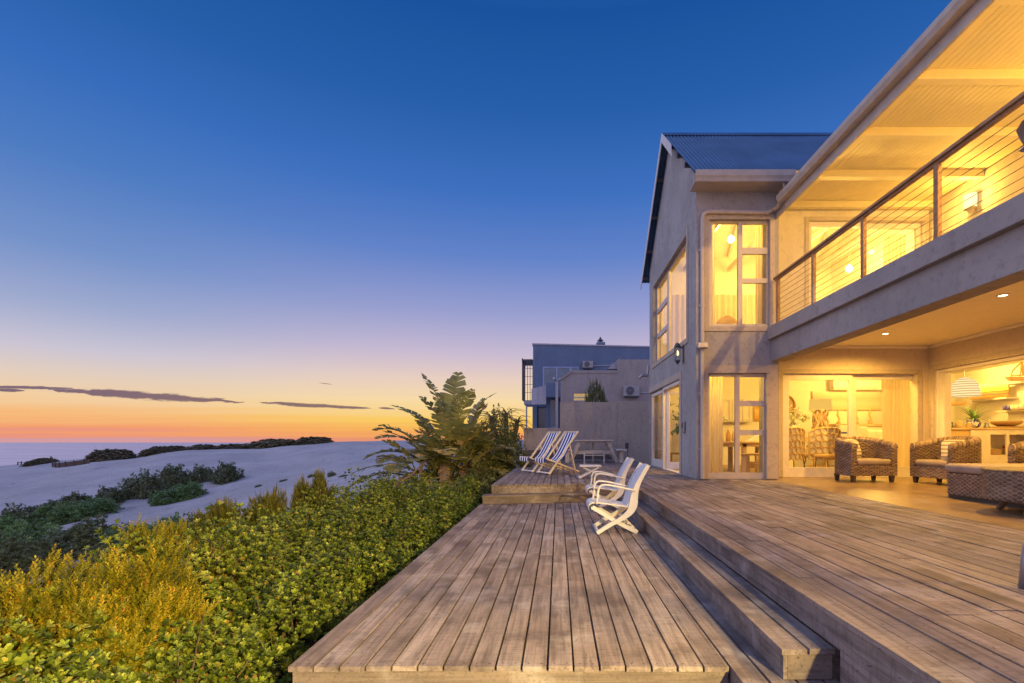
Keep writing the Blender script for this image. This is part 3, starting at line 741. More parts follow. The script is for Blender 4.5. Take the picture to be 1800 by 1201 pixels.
# patio downlights
def downlight(loc, label, watts):
    th = thing('downlight', loc, label, 'downlight', 'recessed downlights in the patio ceiling')
    MB().lathe([(.075, 0), (.075, -.008), (.055, -.010), (.055, 0)], loc, 24).build('rim', M['white'], th)
    MB().lathe([(.054, -.002), (.054, -.005), (.001, -.006)], loc, 20).build('bulb', M['spot_on'], th)
    lamp_light('lamp_light', Vector(loc)-Vector((0,0,.03)), watts, th, (1.0, .53, .085), .04, 168)
downlight((6.58, 9.74, 3.343), 'recessed downlight in the patio ceiling nearer the sliding door', 440)
downlight((6.54, 7.12, 3.343), 'recessed downlight in the patio ceiling farther from the sliding door', 440)
downlight((6.54, 4.5, 3.343), 'recessed downlight in the patio ceiling just outside the picture on the right', 440)
# wall sconces and balcony lamps
def sconce(loc, label, watts):
    x, y, z = loc
    th = thing('wall_sconce', loc, label, 'wall lamp', 'frosted sconces on the balcony wall')
    MB().lathe([(.10, -.14), (.11, .14)], (x-.11, y, z), 14, cap=False).build('lamp_shade', M['bulbsoft'], th, smooth=True)
    MB().lathe([(.02, -.24), (.06, -.18), (.115, -.145), (.115, -.13)], (x-.11, y, z), 14).build('lamp_base', M['gutter'], th)
    MB().box(x-.02, x-.001, y-.06, y+.06, z-.24, z+.18).build('back_plate', M['gutter'], th)
    MB().lathe([(.001,-.08), (.03,-.05), (.035,0), (.02,.07), (.001,.08)], (x-.11, y, z), 10).build('bulb', M['bulb'], th)
    lamp_light('lamp_light', (x-.30, y-.02, z+.06), watts, th, WARM, .06)
sconce((8.496, 9.85, 6.05), 'glowing frosted sconce on the trowelled balcony wall', 60)
sconce((8.496, 5.9, 5.6), 'frosted balcony sconce nearest the right edge of the picture, outside it', 170)
sconce((8.496, 1.9, 5.6), 'frosted balcony sconce level with the viewpoint, outside the picture', 170)
def eave_lamp(loc, label, watts):
    th = thing('ceiling_lamp', loc, label, 'ceiling lamp', 'lamps under the balcony ceiling')
    MB().lathe([(.11, 0), (.11, -.03), (.09, -.07), (.001, -.08)], loc, 20).build('lamp_shade', M['spot_on'], th, smooth=True)
    lamp_light('lamp_light', Vector(loc)-Vector((0,0,.14)), watts, th, (1.0, .58, .15), .05)
eave_lamp((5.9, 2.2, 6.595), 'round balcony ceiling lamp outside the picture, farther from the door', 1350)
eave_lamp((5.9, -1.2, 6.595), 'round balcony ceiling lamp behind the viewpoint', 650)

def hedge_fill_light(loc, target, watts):
    th = thing('floodlight', loc, 'unseen floodlight added behind the viewpoint to brighten the hedge', 'floodlight')
    MB().box(loc[0]-.10, loc[0]+.10, loc[1]-.08, loc[1]+.08, loc[2]+.02, loc[2]+.18).build('lamp_head', M['metal_dark'], th)
    ld = lamp_light('lamp_light', loc, watts, th, (1.0, .72, .25), .06, 66)
    ld.rotation_euler = (Vector(target)-Vector(loc)).to_track_quat('-Z', 'Y').to_euler()
hedge_fill_light((2.3, -2.6, 2.5), (-5.0, 6.8, .3), 8200)  # added fill lamp out of view, free-standing, brightens the hedge
# ------------------------------------------------------------------ foliage
M['leaf'] = mat_leaf('round fleshy leaves', [(0, (.036,.055,.010)), (.35, (.135,.19,.020)), (.7, (.28,.35,.036)), (.93, (.46,.50,.10)), (1, (.36,.17,.03))], .3, .38)
M['yellow'] = mat_leaf('yellow feathery shoots', [(0, (.09,.10,.014)), (.4, (.28,.275,.02)), (.78, (.50,.42,.025)), (.94, (.60,.42,.025)), (1, (.58,.24,.02))], .45, .5)
M['olive'] = mat_leaf('olive feathery shoots', [(0, (.08,.095,.018)), (.5, (.22,.22,.028)), (.85, (.36,.31,.035)), (1, (.42,.25,.03))], .4, .5)
M['scrub'] = mat_leaf('dune scrub leaves', [(0, (.075,.095,.055)), (.5, (.165,.20,.10)), (.9, (.26,.30,.14)), (1, (.24,.18,.12))], .25, .5)
M['scrubgreen'] = mat_leaf('fresh dune leaves', [(0, (.075,.13,.055)), (.5, (.165,.29,.10)), (.9, (.27,.40,.14)), (1, (.30,.36,.13))], .3, .45)
M['scrubbrown'] = mat_leaf('dry dune scrub', [(0, (.10,.085,.05)), (.5, (.19,.16,.09)), (1, (.27,.23,.12))], .2, .6)
M['twig'] = mat_plain('bare twigs', (.14,.10,.075), .8, .1, var=.2)
M['deadleaf'] = mat_leaf('dry torn leaves', [(0, (.18,.11,.06)), (.5, (.36,.24,.14)), (1, (.55,.42,.27))], .35, .7)
M['strel'] = mat_leaf('torn banana like leaves', [(0, (.12,.125,.045)), (.5, (.26,.265,.085)), (.85, (.44,.38,.12)), (1, (.52,.37,.18))], .38, .4)
M['darkgreen'] = mat_leaf('glossy dark leaves', [(0, (.07,.08,.03)), (.5, (.16,.18,.055)), (1, (.28,.28,.10))], .25, .4)

def leaf_tpl(L, W, fold=.25, curl=.15, tip=.55):
    """folded leaf along +x from the origin, 4 quads, face up +z"""
    v = [(0,-.04*L,0),(0,0,0),(0,.04*L,0),
         (.55*L,-W/2,fold*W/2),(.55*L,0,0),(.55*L,W/2,fold*W/2),
         (L,-W/2*tip,fold*W/2-curl*L),(L*1.03,0,-curl*L),(L,W/2*tip,fold*W/2-curl*L)]
    f = [(0,3,4,1),(1,4,5,2),(3,6,7,4),(4,7,8,5)]
    return np.array(v, float), np.array(f)
def rosette(nl, L, W, tilt, r, fold=.25, curl=.12, tip=.6):
    tv, tf = leaf_tpl(L, W, fold, curl, tip); V = []; Fq = []
    for i in range(nl):
        a = i*2.399 + r.normal()*.2; tl = tilt*(.45+.75*i/nl) + r.normal()*.12; s = .65+.35*i/nl+.1*r.normal()
        Ry = np.array([[math.cos(tl),0,-math.sin(tl)],[0,1,0],[math.sin(tl),0,math.cos(tl)]]); Ry = np.array([[math.sin(tl),0,-math.cos(tl)],[0,1,0],[math.cos(tl),0,math.sin(tl)]])
        Rz = np.array([[math.cos(a),-math.sin(a),0],[math.sin(a),math.cos(a),0],[0,0,1]])
        p = (tv*s)@(Rz@Ry).T + np.array([0,0,.012*(nl-i)/nl])
        Fq.append(tf+len(V)*len(tv)); V.append(p)
    return np.concatenate(V), np.concatenate(Fq)
def sprig(n, H, L, W, r):
    tv, tf = leaf_tpl(L, W, .2, .05, .35); V = []; Fq = []
    for i in range(n):
        z = H*(.1+.9*i/n); a = i*2.399; tl = .55+.35*r.random(); s = 1.15-.6*i/n
        Ry = np.array([[math.sin(tl),0,-math.cos(tl)],[0,1,0],[math.cos(tl),0,math.sin(tl)]])
        Rz = np.array([[math.cos(a),-math.sin(a),0],[math.sin(a),math.cos(a),0],[0,0,1]])
        V.append((tv*s)@(Rz@Ry).T+np.array([0,0,z])); Fq.append(tf+i*len(tv))
    return np.concatenate(V), np.concatenate(Fq)

def dome_points(n, rx, ry, h, r, lump=.16, shell=(.72,1.02), low=-.12, seed=0):
    """points near the surface of a lumpy mound standing on z=0, with outward directions"""
    d = r.normal(size=(n*3, 3)); d /= np.linalg.norm(d, axis=1, keepdims=True); d = d[d[:,2] > low][:n]
    ph = r.random(9)*6.28
    k = 1 + lump*(np.sin(d[:,0]*5+ph[0])*np.sin(d[:,1]*5+ph[1]) + .7*np.sin(d[:,0]*9+ph[2]+d[:,2]*6)*np.sin(d[:,1]*8+ph[3]) + .5*np.sin(d[:,2]*13+ph[4]+d[:,1]*11)*np.sin(d[:,0]*14+ph[5]))
    t = r.random(len(d)); s = shell[0]+(shell[1]-shell[0])*np.power(t, .6)
    P = d*np.array([rx, ry, h])*(k*s)[:, None]
    return P, d, s/shell[1]
def shrub_mesh(name, mat, tpls, n, rx, ry, h, seed, up=.7, lump=.16, shell=(.70,1.02), low=-.12, tone=(.15,.9), size=(.8,1.25), twigs=60, tipbias=0.0, root_lift=0.0):
    """returns a list of (name, mesh objects) parented to a fresh empty at the origin"""
    r = np.random.default_rng(seed)
    P, d, s = dome_points(n, rx, ry, h, r, lump, shell, low)
    P[:,2] += root_lift
    ax = d*np.array([1/rx,1/ry,1/h])*min(rx,ry,h) + np.array([0,0,up]) + r.normal(size=d.shape)*.38
    Rm = frames(ax, r); sc = size[0]+(size[1]-size[0])*r.random(len(P))
    V = []; Fq = []; T = []; b = 0; which = r.integers(0, len(tpls), len(P))
    for ti, (tv, tf) in enumerate(tpls):
        k = which == ti
        v_, f_ = scatter(tv, tf, Rm[k], P[k], sc[k]); V.append(v_); Fq.append(f_+b); b += len(v_)
        per = len(tf)//4
        base = tone[0]+(tone[1]-tone[0])*r.random(k.sum())
        tn = np.repeat(base, len(tf)).reshape(k.sum(), len(tf)) + np.repeat(r.normal(size=(k.sum(), per))*.12, 4, axis=1)
        if tipbias: tn += tipbias*(np.linspace(-.5, .5, len(tf))[None]) 
        odd = np.repeat(r.random((k.sum(), per)) > .985, 4, axis=1)
        T.append(np.where(odd, 1.0, np.clip(tn, 0, .95)).ravel())
    return np.concatenate(V), np.concatenate(Fq), np.concatenate(T), P
def add_twigs(P, n, r, zb=0.0, rad=.006):
    mb = MB()
    for i in r.choice(len(P), min(n, len(P)), replace=False):
        q = Vector(P[i]); b = Vector((q.x*.12, q.y*.12, zb)); m_ = b.lerp(q, .55) + Vector(r.normal(size=3)*.05)
        mb.tube([b, m_, q], [rad*1.9, rad*1.3, rad*.6], 4, cap=False)
    return mb
rr = np.random.default_rng(11)
ros = [rosette(7, .046, .028, .95, rr), rosette(8, .040, .024, 1.0, rr), rosette(6, .050, .031, .9, rr)]
fine_ros = [rosette(7, .04, .02, 1.0, rr), rosette(6, .045, .022, 1.1, rr)]
sprigs = [sprig(22, .17, .040, .019, rr), sprig(18, .13, .036, .017, rr), sprig(26, .22, .040, .017, rr)]
scrub_t = [rosette(6, .105, .05, 1.0, rr), rosette(5, .13, .055, 1.0, rr)]
far_t = [rosette(6, .11, .07, 1.0, rr)]

class Plant:
    """one plant meshed once; copies share its meshes"""
    def __init__(s, name, cat, mat, tpls, n, rx, ry, h, seed, twigs=60, **kw):
        s.name = name; s.cat = cat
        V, Fq, T, P = shrub_mesh(name, mat, tpls, n, rx, ry, h, seed, **kw)
        s.root = thing(name, (0,0,0), '', cat); s.used = False; s.h = h
        quads('foliage', V, Fq, mat, s.root, T)
        if twigs: add_twigs(P, twigs, np.random.default_rng(seed+5)).build('branches', M['twig'], s.root, fix=False)
    def put(s, loc, rz, sc, label, group):
        sc = sc if isinstance(sc, (tuple, list)) else (sc, sc, sc)
        if not s.used:
            o = s.root; s.used = True
        else: o = copy_tree(s.root, loc)
        o.location = loc; o.rotation_euler = (0, 0, rz); o.scale = sc; o['label'] = label; o['group'] = group; o['category'] = s.cat
        return o
A = [Plant('round_leaved_shrub', 'shrub', M['leaf'], ros, 5600, 1.22, 1.22, 1.33, 21+i, twigs=140, tone=(.12,.95), low=-.05, lump=.20, shell=(.62,1.0)) for i in range(3)]
B = [Plant('round_leaved_shrub', 'shrub', M['leaf'], ros, 4400, .93, 1.08, 1.13, 31+i, twigs=140, tone=(.05,.82), low=-.05, lump=.19, shell=(.62,1.0)) for i in range(3)]
g1 = 'round leaved shrubs along the seaward side of the deck'
G0 = -1.15
hedge = [  # x, y, scale, kind, label
 (-2.85, 2.0, .88, 0, 'bright green round-leaved shrub at the bottom edge of the picture, below the yellow shrub'),
 (-3.65, 2.9, 1.0, 1, 'bright green round-leaved shrub just right of the large yellow feathery shrub'),
 (-3.75, 4.9, .98, 2, 'pale tipped round-leaved shrub in the middle of the seaward edge of the hedge'),
 (-3.85, 6.7, .97, 0, 'round-leaved shrub in front of the olive feathery shrubs'),
 (-3.9, 8.5, .95, 1, 'round-leaved shrub on the seaward edge beside the tallest olive feathery shrub'),
 (-4.0, 10.4, 1.0, 2, 'round-leaved shrub on the seaward edge below the grey fallen branch'),
 (-3.75, 12.2, 1.02, 0, 'round-leaved shrub at the foot of the torn-leaved tree, seaward side'),
]
for i, (x, y, s_, k, lb) in enumerate(hedge): A[k].put((x, y, G0), i*1.3, (s_, s_, s_*(1.0+.03*(i % 3))), lb, g1)
low = [
 (-2.45, 3.1, .92, 0, 'darker round-leaved shrub against the near corner of the lower deck'),
 (-2.45, 4.5, .95, 1, 'dark low round-leaved shrub beside the lower deck, second from its near corner'),
 (-2.45, 5.9, .95, 2, 'dark low round-leaved shrub halfway along the side of the lower deck'),
 (-2.45, 7.3, .97, 0, 'low round-leaved shrub beside the far half of the lower deck'),
 (-2.45, 8.8, 1.02, 1, 'low round-leaved shrub beside the two far steps'),
 (-2.45, 10.3, 1.08, 2, 'low round-leaved shrub beside the near corner of the raised far platform'),
 (-2.5, 12.0, 1.12, 0, 'low round-leaved shrub below the torn-leaved tree, beside the far platform'),
]
for i, (x, y, s_, k, lb) in enumerate(low): B[k].put((x, y, G0), i*1.9+.4, (s_, s_, s_*.98), lb, g1)
# feathery shrubs
Yw = [Plant('feathery_shrub', 'shrub', M['yellow'], sprigs, 9500, .95, .95, 1.42, 51+i, twigs=40, tone=(.25,.8), up=1.1, lump=.2, tipbias=.4, low=-.05) for i in range(2)]
Ow = [Plant('feathery_shrub', 'shrub', M['olive'], sprigs, 7500, .75, .75, 1.55, 61+i, twigs=30, tone=(.2,.8), up=1.5, lump=.2, tipbias=.35, low=-.05) for i in range(2)]
g2 = 'feathery shrubs among the hedge'
for (x, y, s_, P_, lb) in ((-3.62, 3.6, (.95,.95,.90), Yw[0], 'large golden yellow feathery shrub with orange tips, left foreground'),
                           (-4.55, 3.6, (1.0,1.0,.84), Yw[1], 'golden yellow feathery shrub at the left edge of the picture'),
                           (-3.45, 2.35, (.6,.6,.78), Yw[1], 'golden yellow feathery shrub nearest the bottom left corner of the picture'),
                           (-4.35, 5.4, (.8,.8,.86), Yw[0], 'orange tipped yellow feathery shrub behind the hedge, above the big foreground one'),
                           (-6.0, 8.6, (.62,.62,.70), Ow[0], 'leftmost low olive feathery shrub in front of the sand'),
                           (-5.45, 9.05, (.50,.50,.80), Ow[1], 'middle olive feathery shrub, narrow and upright in front of the sand'),
                           (-5.3, 10.5, (.70,.70,.88), Ow[0], 'tallest and widest olive feathery shrub in front of the sand')):
    P_.put((x, y, G0-.05), x*3, s_, lb, g2)
# dune shrubs in the middle distance (placed where their foot meets the sand in view)
Sc = [Plant('dune_shrub', 'shrub', M['scrub'], scrub_t, 1700, 1, 1, 1, 71+i, twigs=40, tone=(.1,.9), lump=.24, low=-.1) for i in range(2)]
Sg = [Plant('dune_shrub', 'shrub', M['scrubgreen'], scrub_t, 1700, 1, 1, 1, 81+i, twigs=40, tone=(.15,.9), lump=.24, low=-.1) for i in range(2)]
g3 = 'shrubs on the sand below the deck'
def mid(px, ybase, ytop, wpx, P_, lb, g=g3):
    p = ray_ground(px, ybase); h = (ybase-ytop)*p.y/F*1.05; rx = wpx/2*p.y/F*.88
    P_.put((p.x, p.y+rx*.1, p.z-.10), px*.7, (rx, rx*.8, h), lb, g)
mid(251, 873, 836, 72, Sc[0], 'dark rounded shrub on the sand, in front of the row of dark bushes')
mid(302, 856, 825, 62, Sc[1], 'dark bush on the sand, left end of the far dark row')
mid(352, 847, 823, 52, Sc[0], 'dark bush on the sand, middle of the far dark row')
mid(398, 846, 819, 58, Sc[1], 'dark bush on the sand, right end of the far dark row')
mid(330, 876, 852, 66, Sg[0], 'bright green mound on the sand in front of the dark row')
mid(290, 884, 864, 62, Sg[1], 'smaller green mound left of and below the bright green one')
mid(192, 884, 860, 60, Sc[1], 'dark wiry shrub left of the dark rounded shrub')
mid(130, 890, 869, 52, Sc[0], 'reddish dark wiry shrub on the far left sand')
mid(88, 900, 884, 62, Sc[1], 'dark sprawling shrub at the far left, at the edge of the sand')
mid(160, 905, 880, 96, Sg[0], 'broad green shrub left of the narrow sand path')
mid(100, 925, 893, 90, Sg[1], 'green shrub at the left behind the broad one')
mid(30, 935, 896, 100, Sc[0], 'dark green shrub at the left edge, far side')
mid(300, 945, 912, 66, Sg[1], 'green shrub right of the narrow sand path')
mid(232, 966, 928, 96, Sg[0], 'broad green shrub below the narrow sand path')
mid(150, 975, 925, 140, Sc[1], 'large dark green shrub behind the yellow feathery foreground shrub')
mid(45, 985, 932, 130, Sg[1], 'large green shrub at the left edge, middle distance')
mid(20, 1020, 955, 150, Sc[0], 'large grey green shrub at the left edge above the yellow shrub')
mid(285, 975, 925, 110, Sg[0], 'green shrub behind the orange tips of the yellow shrub')
mid(350, 945, 908, 70, Sc[1], 'dark green shrub left of the leftmost olive feathery shrub')
mid(215, 1000, 950, 130, Sc[0], 'dark shrub close behind the tip of the large yellow shrub')
mid(1, 958, 915, 70, Sg[0], 'green shrub cut off by the left edge of the picture')
for (px_, y_, t_, w_, lb) in ((548, 839, 833, 14, 'tiny dry tuft on the sand behind the tallest olive feathery shrub, leftmost of its row'), (583, 838, 829, 16, 'dry twiggy tuft on the sand, the highest of the small tufts'), (606, 837, 833, 22, 'low dark tuft on the sand behind the hedge, right of the highest tuft'),
        (640, 842, 836, 26, 'low dry tuft on the sand close to the torn-leaved tree'), (500, 846, 842, 20, 'flat dry tuft on the open sand left of the others'), (455, 856, 851, 16, 'small dry tuft on the open sand right of the dark row of bushes'), (372, 894, 886, 18, 'small leaning tuft at the right end of the narrow sand path')):
    mid(px_, y_, t_, w_, Sc[0], lb, 'small dry tufts on the sand')
# scrub on the dune crest
Cr = [Plant('crest_thicket', 'thicket', M['scrubbrown'], far_t, 1600, 1, 1, 1, 91+i, twigs=0, tone=(.1,.9), lump=.10, low=-.05) for i in range(2)]
g4 = 'dark thickets on the crest of the dune'
def crest(px0, px1, ytop, ybase, P_, lb):
    Yd = 86.0; px = (px0+px1)/2; z = float(ground((px-CX)*Yd/F, Yd))
    h = (CZ+(CY-ytop)*Yd/F - z + .3)*.84
    P_.put(((px-CX)*Yd/F, Yd, z-.3), px, ((px1-px0)/2*Yd/F, 3.0, max(h, .45)), lb, g4).rotation_euler = (0, 0, 0)
crest(158, 237, 787, 801, Cr[0], 'leftmost dark thicket on the dune crest')
crest(258, 300, 783, 793, Cr[1], 'small dark thicket on the crest, left of its twin')
crest(290, 324, 782, 791, Cr[0], 'small dark thicket on the crest, right of its twin')
crest(328, 392, 780, 789, Cr[1], 'low long thicket on the crest in the middle')
crest(380, 446, 779, 788, Cr[0], 'low thin thicket on the crest, left of the largest')
crest(436, 545, 770, 786, Cr[1], 'largest dark thicket on the dune crest, left half')
crest(520, 587, 766, 783, Cr[0], 'highest dark thicket at the right end of the crest')
crest(68, 84, 804, 811, Cr[1], 'tiny dark thicket on the far left of the crest')

# ------------------------------------------------------------------ torn-leaved wild banana clump
def blade(mb, base, az, L, petiole, elev0, bend, width, r, torn=.5, tone=.5, dead=False):
    """one leaf: stalk and a midrib with torn side strips"""
    p = Vector(base); hd = Vector((math.cos(az), math.sin(az), 0)); side = Vector((-math.sin(az), math.cos(az), 0))
    n = 22; pts = []; e = elev0
    for i in range(n+1):
        pts.append(p.copy()); st_ = (petiole+L)/n
        if i*st_ > petiole*.6: e -= bend/n*1.5
        p = p + (hd*math.cos(e)+Vector((0,0,1))*math.sin(e))*st_
    k0 = int(n*petiole/(petiole+L))
    mb.tube(pts[:k0+1], [.028-.010*i/n for i in range(k0+1)], 5, tone=tone*.8, cap=False)
    mb.tube(pts[k0:], [.016-.013*i/(n-k0) for i in range(n-k0+1)], 4, tone=min(1, tone+.2), cap=False)
    ns = 38
    for sgn in (-1, 1):
        sag = r.uniform(-.15, .5); i = 0.0
        while i < ns:
            wd = 1 if r.random() < torn else r.integers(2, 6)
            a = i/ns; b = min(1, (i+wd*(.92 if torn > .3 else 1.0))/ns)
            def at(t):
                f = k0 + t*(n-k0); k = min(int(f), n-1); return pts[k].lerp(pts[k+1], f-k), (pts[k+1]-pts[k]).normalized()
            wprof = lambda t: width*(max(.0, math.sin(math.pi*min(.98, .06+t*.94)))**.55)
            pa, da = at(a); pb, db = at(b)
            up = side.cross(da)*-1 if True else None
            up = da.cross(side); up = up if up.z > 0 else -up
            dr = sag + r.normal()*.12 + (.5 if dead else 0); fwd = r.uniform(.15, .5)
            def tipof(q, d_, wv, s_): return q + (side*sgn*math.cos(dr)+up*(.30-math.sin(dr)*.9)*(1 if s_ < .6 else .4) + d_*fwd)*wv*s_
            wa, wb = wprof(a)*r.uniform(.8,1.08), wprof(b)*r.uniform(.8,1.08)
            m1, m2 = tipof(pa, da, wa, .55), tipof(pb, db, wb, .55); t1, t2 = tipof(pa, da, wa, 1.0), tipof(pb, db, wb, 1.0)
            nar = .12 if wd == 1 else .0
            t1, t2 = t1.lerp(t2, nar), t2.lerp(t1, nar)
            t1.z -= .10*wa*abs(dr); t2.z -= .10*wb*abs(dr)
            tn = min(.97, max(0, tone + r.normal()*.12)) if r.random() > .06 else 1.0
            mb._a([pa, pb, m2, m1, t2, t1], [(0,1,2,3), (3,2,4,5)], tn)
            i += wd
tx, ty, tz = -3.55, 15.5, -1.1
ban = thing('wild_banana_tree', (tx, ty, tz), 'tall clump of torn paddle-leaved wild banana at the end of the hedge', 'tree')
r_ = np.random.default_rng(5)
mb = MB()
for (ox, oy, hh) in ((0,0,2.3), (-.35,.2,1.9), (.4,.3,1.8), (.15,-.35,1.5), (-.6,-.3,1.3)):
    mb.tube([(tx+ox, ty+oy, tz), (tx+ox*1.1+.05, ty+oy, tz+hh*.5), (tx+ox*1.3, ty+oy*1.1, tz+hh)], [.13, .10, .075], 8)
mb.build('trunk', M['twig'], ban, fix=False)
mb = MB()
spec = [ # x off, y off, base height, azimuth deg, blade length, petiole, elevation, bend, width, torn, tone
 (.0,0,2.1, 165, 1.5,.7, 80,.45,.30,.9,.35), (.05,0,2.2, 70,1.4,.6, 84,.25,.32,.3,.5), (.1,.1,2.1, 15,1.45,.5, 62,.45,.26,.8,.5),
 (-.1,0,1.9, 172,1.5,.6, 52,.55,.26,.85,.5), (.25,0,1.7, 20,1.1,.6, 66,.25,.34,.1,.85), (.3,.2,1.7, 40,1.2,.6, 72,.2,.30,.2,.8),
 (-.3,0,1.6, 160,.8,.5, 70,.2,.30,.05,.55), (-.35,.1,1.4, 178,1.5,.5, 50,.9,.28,.8,.35), (-.4,0,1.1, 185,1.6,.5, 42,1.0,.28,.9,.3),
 (-.3,-.2,1.2, 205,1.3,.5, 55,.6,.32,.3,.6), (.1,-.3,1.6, 270,1.0,.5, 68,.5,.34,.2,.55), (.3,-.2,1.5, 300,1.2,.5, 58,.7,.32,.6,.5),
 (.4,0,1.3, 345,1.3,.4, 45,.9,.32,.8,.5), (.4,.1,1.0, 5,1.5,.5, 40,1.3,.34,.9,.55), (.5,-.1,.8, 340,1.3,.4, 35,1.3,.30,.8,.6),
 (-.5,-.1,.9, 190,1.7,.5, 28,.8,.28,.9,.3), (-.6,0,.7, 180,1.7,.5, 22,.8,.26,.9,.3), (-.5,-.2,.5, 200,1.5,.5, 18,.8,.26,.9,.3),
 (-.1,-.3,1.3, 240,1.1,.4, 60,.8,.32,.5,.45), (0,.2,1.8, 110,1.4,.5, 74,.5,.32,.5,.4), (.2,-.3,1.0, 285,1.0,.4, 50,1.0,.30,.7,.4), (-.2,-.3,1.0, 255,1.0,.4, 48,1.0,.30,.7,.45),
 (.05,-.1,1.9, 215,1.2,.5, 72,.5,.30,.5,.4), (.15,-.15,2.0, 330,1.2,.5, 76,.4,.30,.4,.5), (.0,-.2,1.2, 180,1.1,.4, 66,.5,.32,.3,.6), (.35,-.1,1.2, 20,1.1,.4, 58,.8,.32,.4,.6), (.55,.1,.9, 30,1.2,.4, 40,1.1,.30,.8,.5),
]
for i in range(46): spec.append((r_.normal()*.55, -.25+r_.normal()*.3, r_.uniform(.3, 1.8), r_.uniform(0, 360), r_.uniform(.9, 1.3), .4, r_.uniform(30, 72), r_.uniform(.5, 1.3), r_.uniform(.26,.36), r_.uniform(.2,.9), r_.uniform(.2,.95)))
for (ox, oy, bh, az, L, pe, el, be, wd, to, tn) in spec:
    blade(mb, (tx+ox*1.5, ty+oy, tz+bh+.25), R(az), L*1.12, pe*.9, R(el), be, wd*1.5, r_, min(.97, to*.55+.08), tn)
mb.build('crown', M['strel'], ban, fix=False)
mb = MB()
for (ox, oy, bh, az, L, pe, el, be, wd) in ((.3,-.3,1.3,310,1.0,.3,10,1.6,.24), (-.2,-.4,1.1,250,1.0,.3,5,1.5,.24), (.5,-.2,.9,330,.9,.3,0,1.5,.22), (-.5,-.3,.9,220,1.1,.3,8,1.4,.24), (0,-.4,1.5,280,1.0,.3,15,1.8,.22), (.1,-.35,.9,300,.9,.2,0,1.4,.24), (.6,0,.7,350,.9,.3,5,1.3,.22), (-.1,-.4,1.7,230,.9,.3,20,1.8,.2)):
    blade(mb, (tx+ox, ty+oy, tz+bh), R(az), L, pe, R(el), be, wd, r_, .95, .55, True)
mb.build('dead_leaves', M['deadleaf'], ban, fix=False)
# understorey round the clump and the dark shrub before the garden wall
D = Plant('dark_leaved_shrub', 'shrub', M['darkgreen'], fine_ros+[rosette(7, .075, .04, 1.0, rr)], 4200, 1.1, 1.1, 1.5, 101, twigs=80, tone=(.05,.8), low=-.1)
g5 = 'dark shrubs behind the hedge'
D.put((-2.35, 16.6, -.9), .3, (1.0, 1.2, 1.78), 'tall dark shrub between the torn-leaved tree and the garden wall', g5)
D.put((-3.3, 15.0, -1.1), 1.3, (.9, .6, .85), 'dark shrub filling the foot of the torn-leaved tree', g5)
D.put((-2.25, 14.0, -1.1), 2.3, (.75, .9, .95), 'dark shrub beside the far left corner of the raised platform', g5)
D.put((-4.9, 13.9, -1.4), 4.0, (.95, .8, .92), 'dark shrub below the drooping left leaves of the torn-leaved tree', g5)
D.put((-2.0, 18.6, -.9), 5.0, (.8, .8, 1.75), 'dark shrub directly against the left end of the garden wall', g5)
# fallen grey branch on the hedge
mb = MB(); mb.tube([(-3.95, 11.4, .02), (-3.75, 11.5, .20), (-3.52, 11.6, .36), (-3.3, 11.75, .62)], [.035, .04, .03, .012], 7); mb.tube([(-3.75,11.5,.20), (-3.85,11.55,.36)], [.02,.008], 5)
tag(mb.build('dead_branch', M['twig'], fix=False, smooth=True), 'bare grey dead branch leaning out of the hedge below the torn-leaved tree', 'branch')
# spiky aloe behind the clump
al = thing('tree_aloe', (-2.15, 20.2, -.9), 'tree aloe with arching spiky leaves against the sunset beside the neighbouring house', 'plant')
mb = MB(); r2 = np.random.default_rng(9)
heads = [(-2.2, 20.2, 2.05), (-2.75, 20.0, 1.9), (-1.75, 20.4, 1.75)]
for hx, hy, hz in heads:
    for i in range(34):
        az = r2.random()*6.28; el = R(r2.uniform(5, 80)); L = r2.uniform(.65, 1.0); p = Vector((hx, hy, hz)); hd = Vector((math.cos(az), math.sin(az), 0)); sd2 = Vector((-math.sin(az), math.cos(az), 0)); P = []; e = el
        for k in range(8):
            wv = .05*(1-k/7.5); P.append([p-sd2*wv, p+Vector((0,0,-.015)), p+sd2*wv]); p = p+(hd*math.cos(e)+Vector((0,0,1))*math.sin(e))*L/7; e -= .26
        mb.grid(P, 8, 3, tone=r2.uniform(.2,.9))
mb.build('crown', M['scrubbrown'], al, fix=False)
mb = MB()
for hx, hy, hz in heads: mb.tube([(-2.15, 20.2, -.9), ((hx-2.15)/2, 20.2, .8), (hx, hy, hz)], [.16,.11,.09], 7)
mb.build('trunk', M['twig'], al, fix=False)
# things on the far sand
def tiny_post(px, y, h, lb):
    Yd = 88.5; X = (px-CX)*Yd/F; z = float(ground(X, Yd))
    mb = MB(); mb.tube([(X, Yd, z-.3), (X+.04, Yd, z+h)], .09, 6); mb.box(X-.05, X+.38, Yd-.06, Yd+.06, z+h*.62, z+h*.82)
    tag(mb.build('marker_post', M['metal_dark']), lb, 'post', 'small posts on the dune crest')
tiny_post(89, 800, 1.05, 'small dark signpost on the crest beside the timber sand barrier')
tiny_post(31, 812, .6, 'tiny stake on the far left of the crest, left one of two'); tiny_post(37, 812, .6, 'tiny stake on the far left of the crest, right one of two')
bar = thing('sand_barrier', ((128-CX)*80/F, 80, float(ground((128-CX)*80/F, 80))), 'low timber sand barrier set in a hollow below the crest of the dune', 'barrier')
mb = MB()
pp = []
for px_ in np.linspace(93, 158, 12):
    X = (px_-CX)*80/F; Yb = 80+1.2*math.sin((px_-93)/65*math.pi)*-1; pp.append((X, Yb, float(ground(X, Yb))))
for a, b in zip(pp, pp[1:]):
    mb.bar((a[0], a[1], a[2]+.30), (b[0], b[1], b[2]+.30), .08, .95)
mb.build('fence_panel', M['scrub_wood'] if 'scrub_wood' in M else M['twig'], bar)
mb = MB()
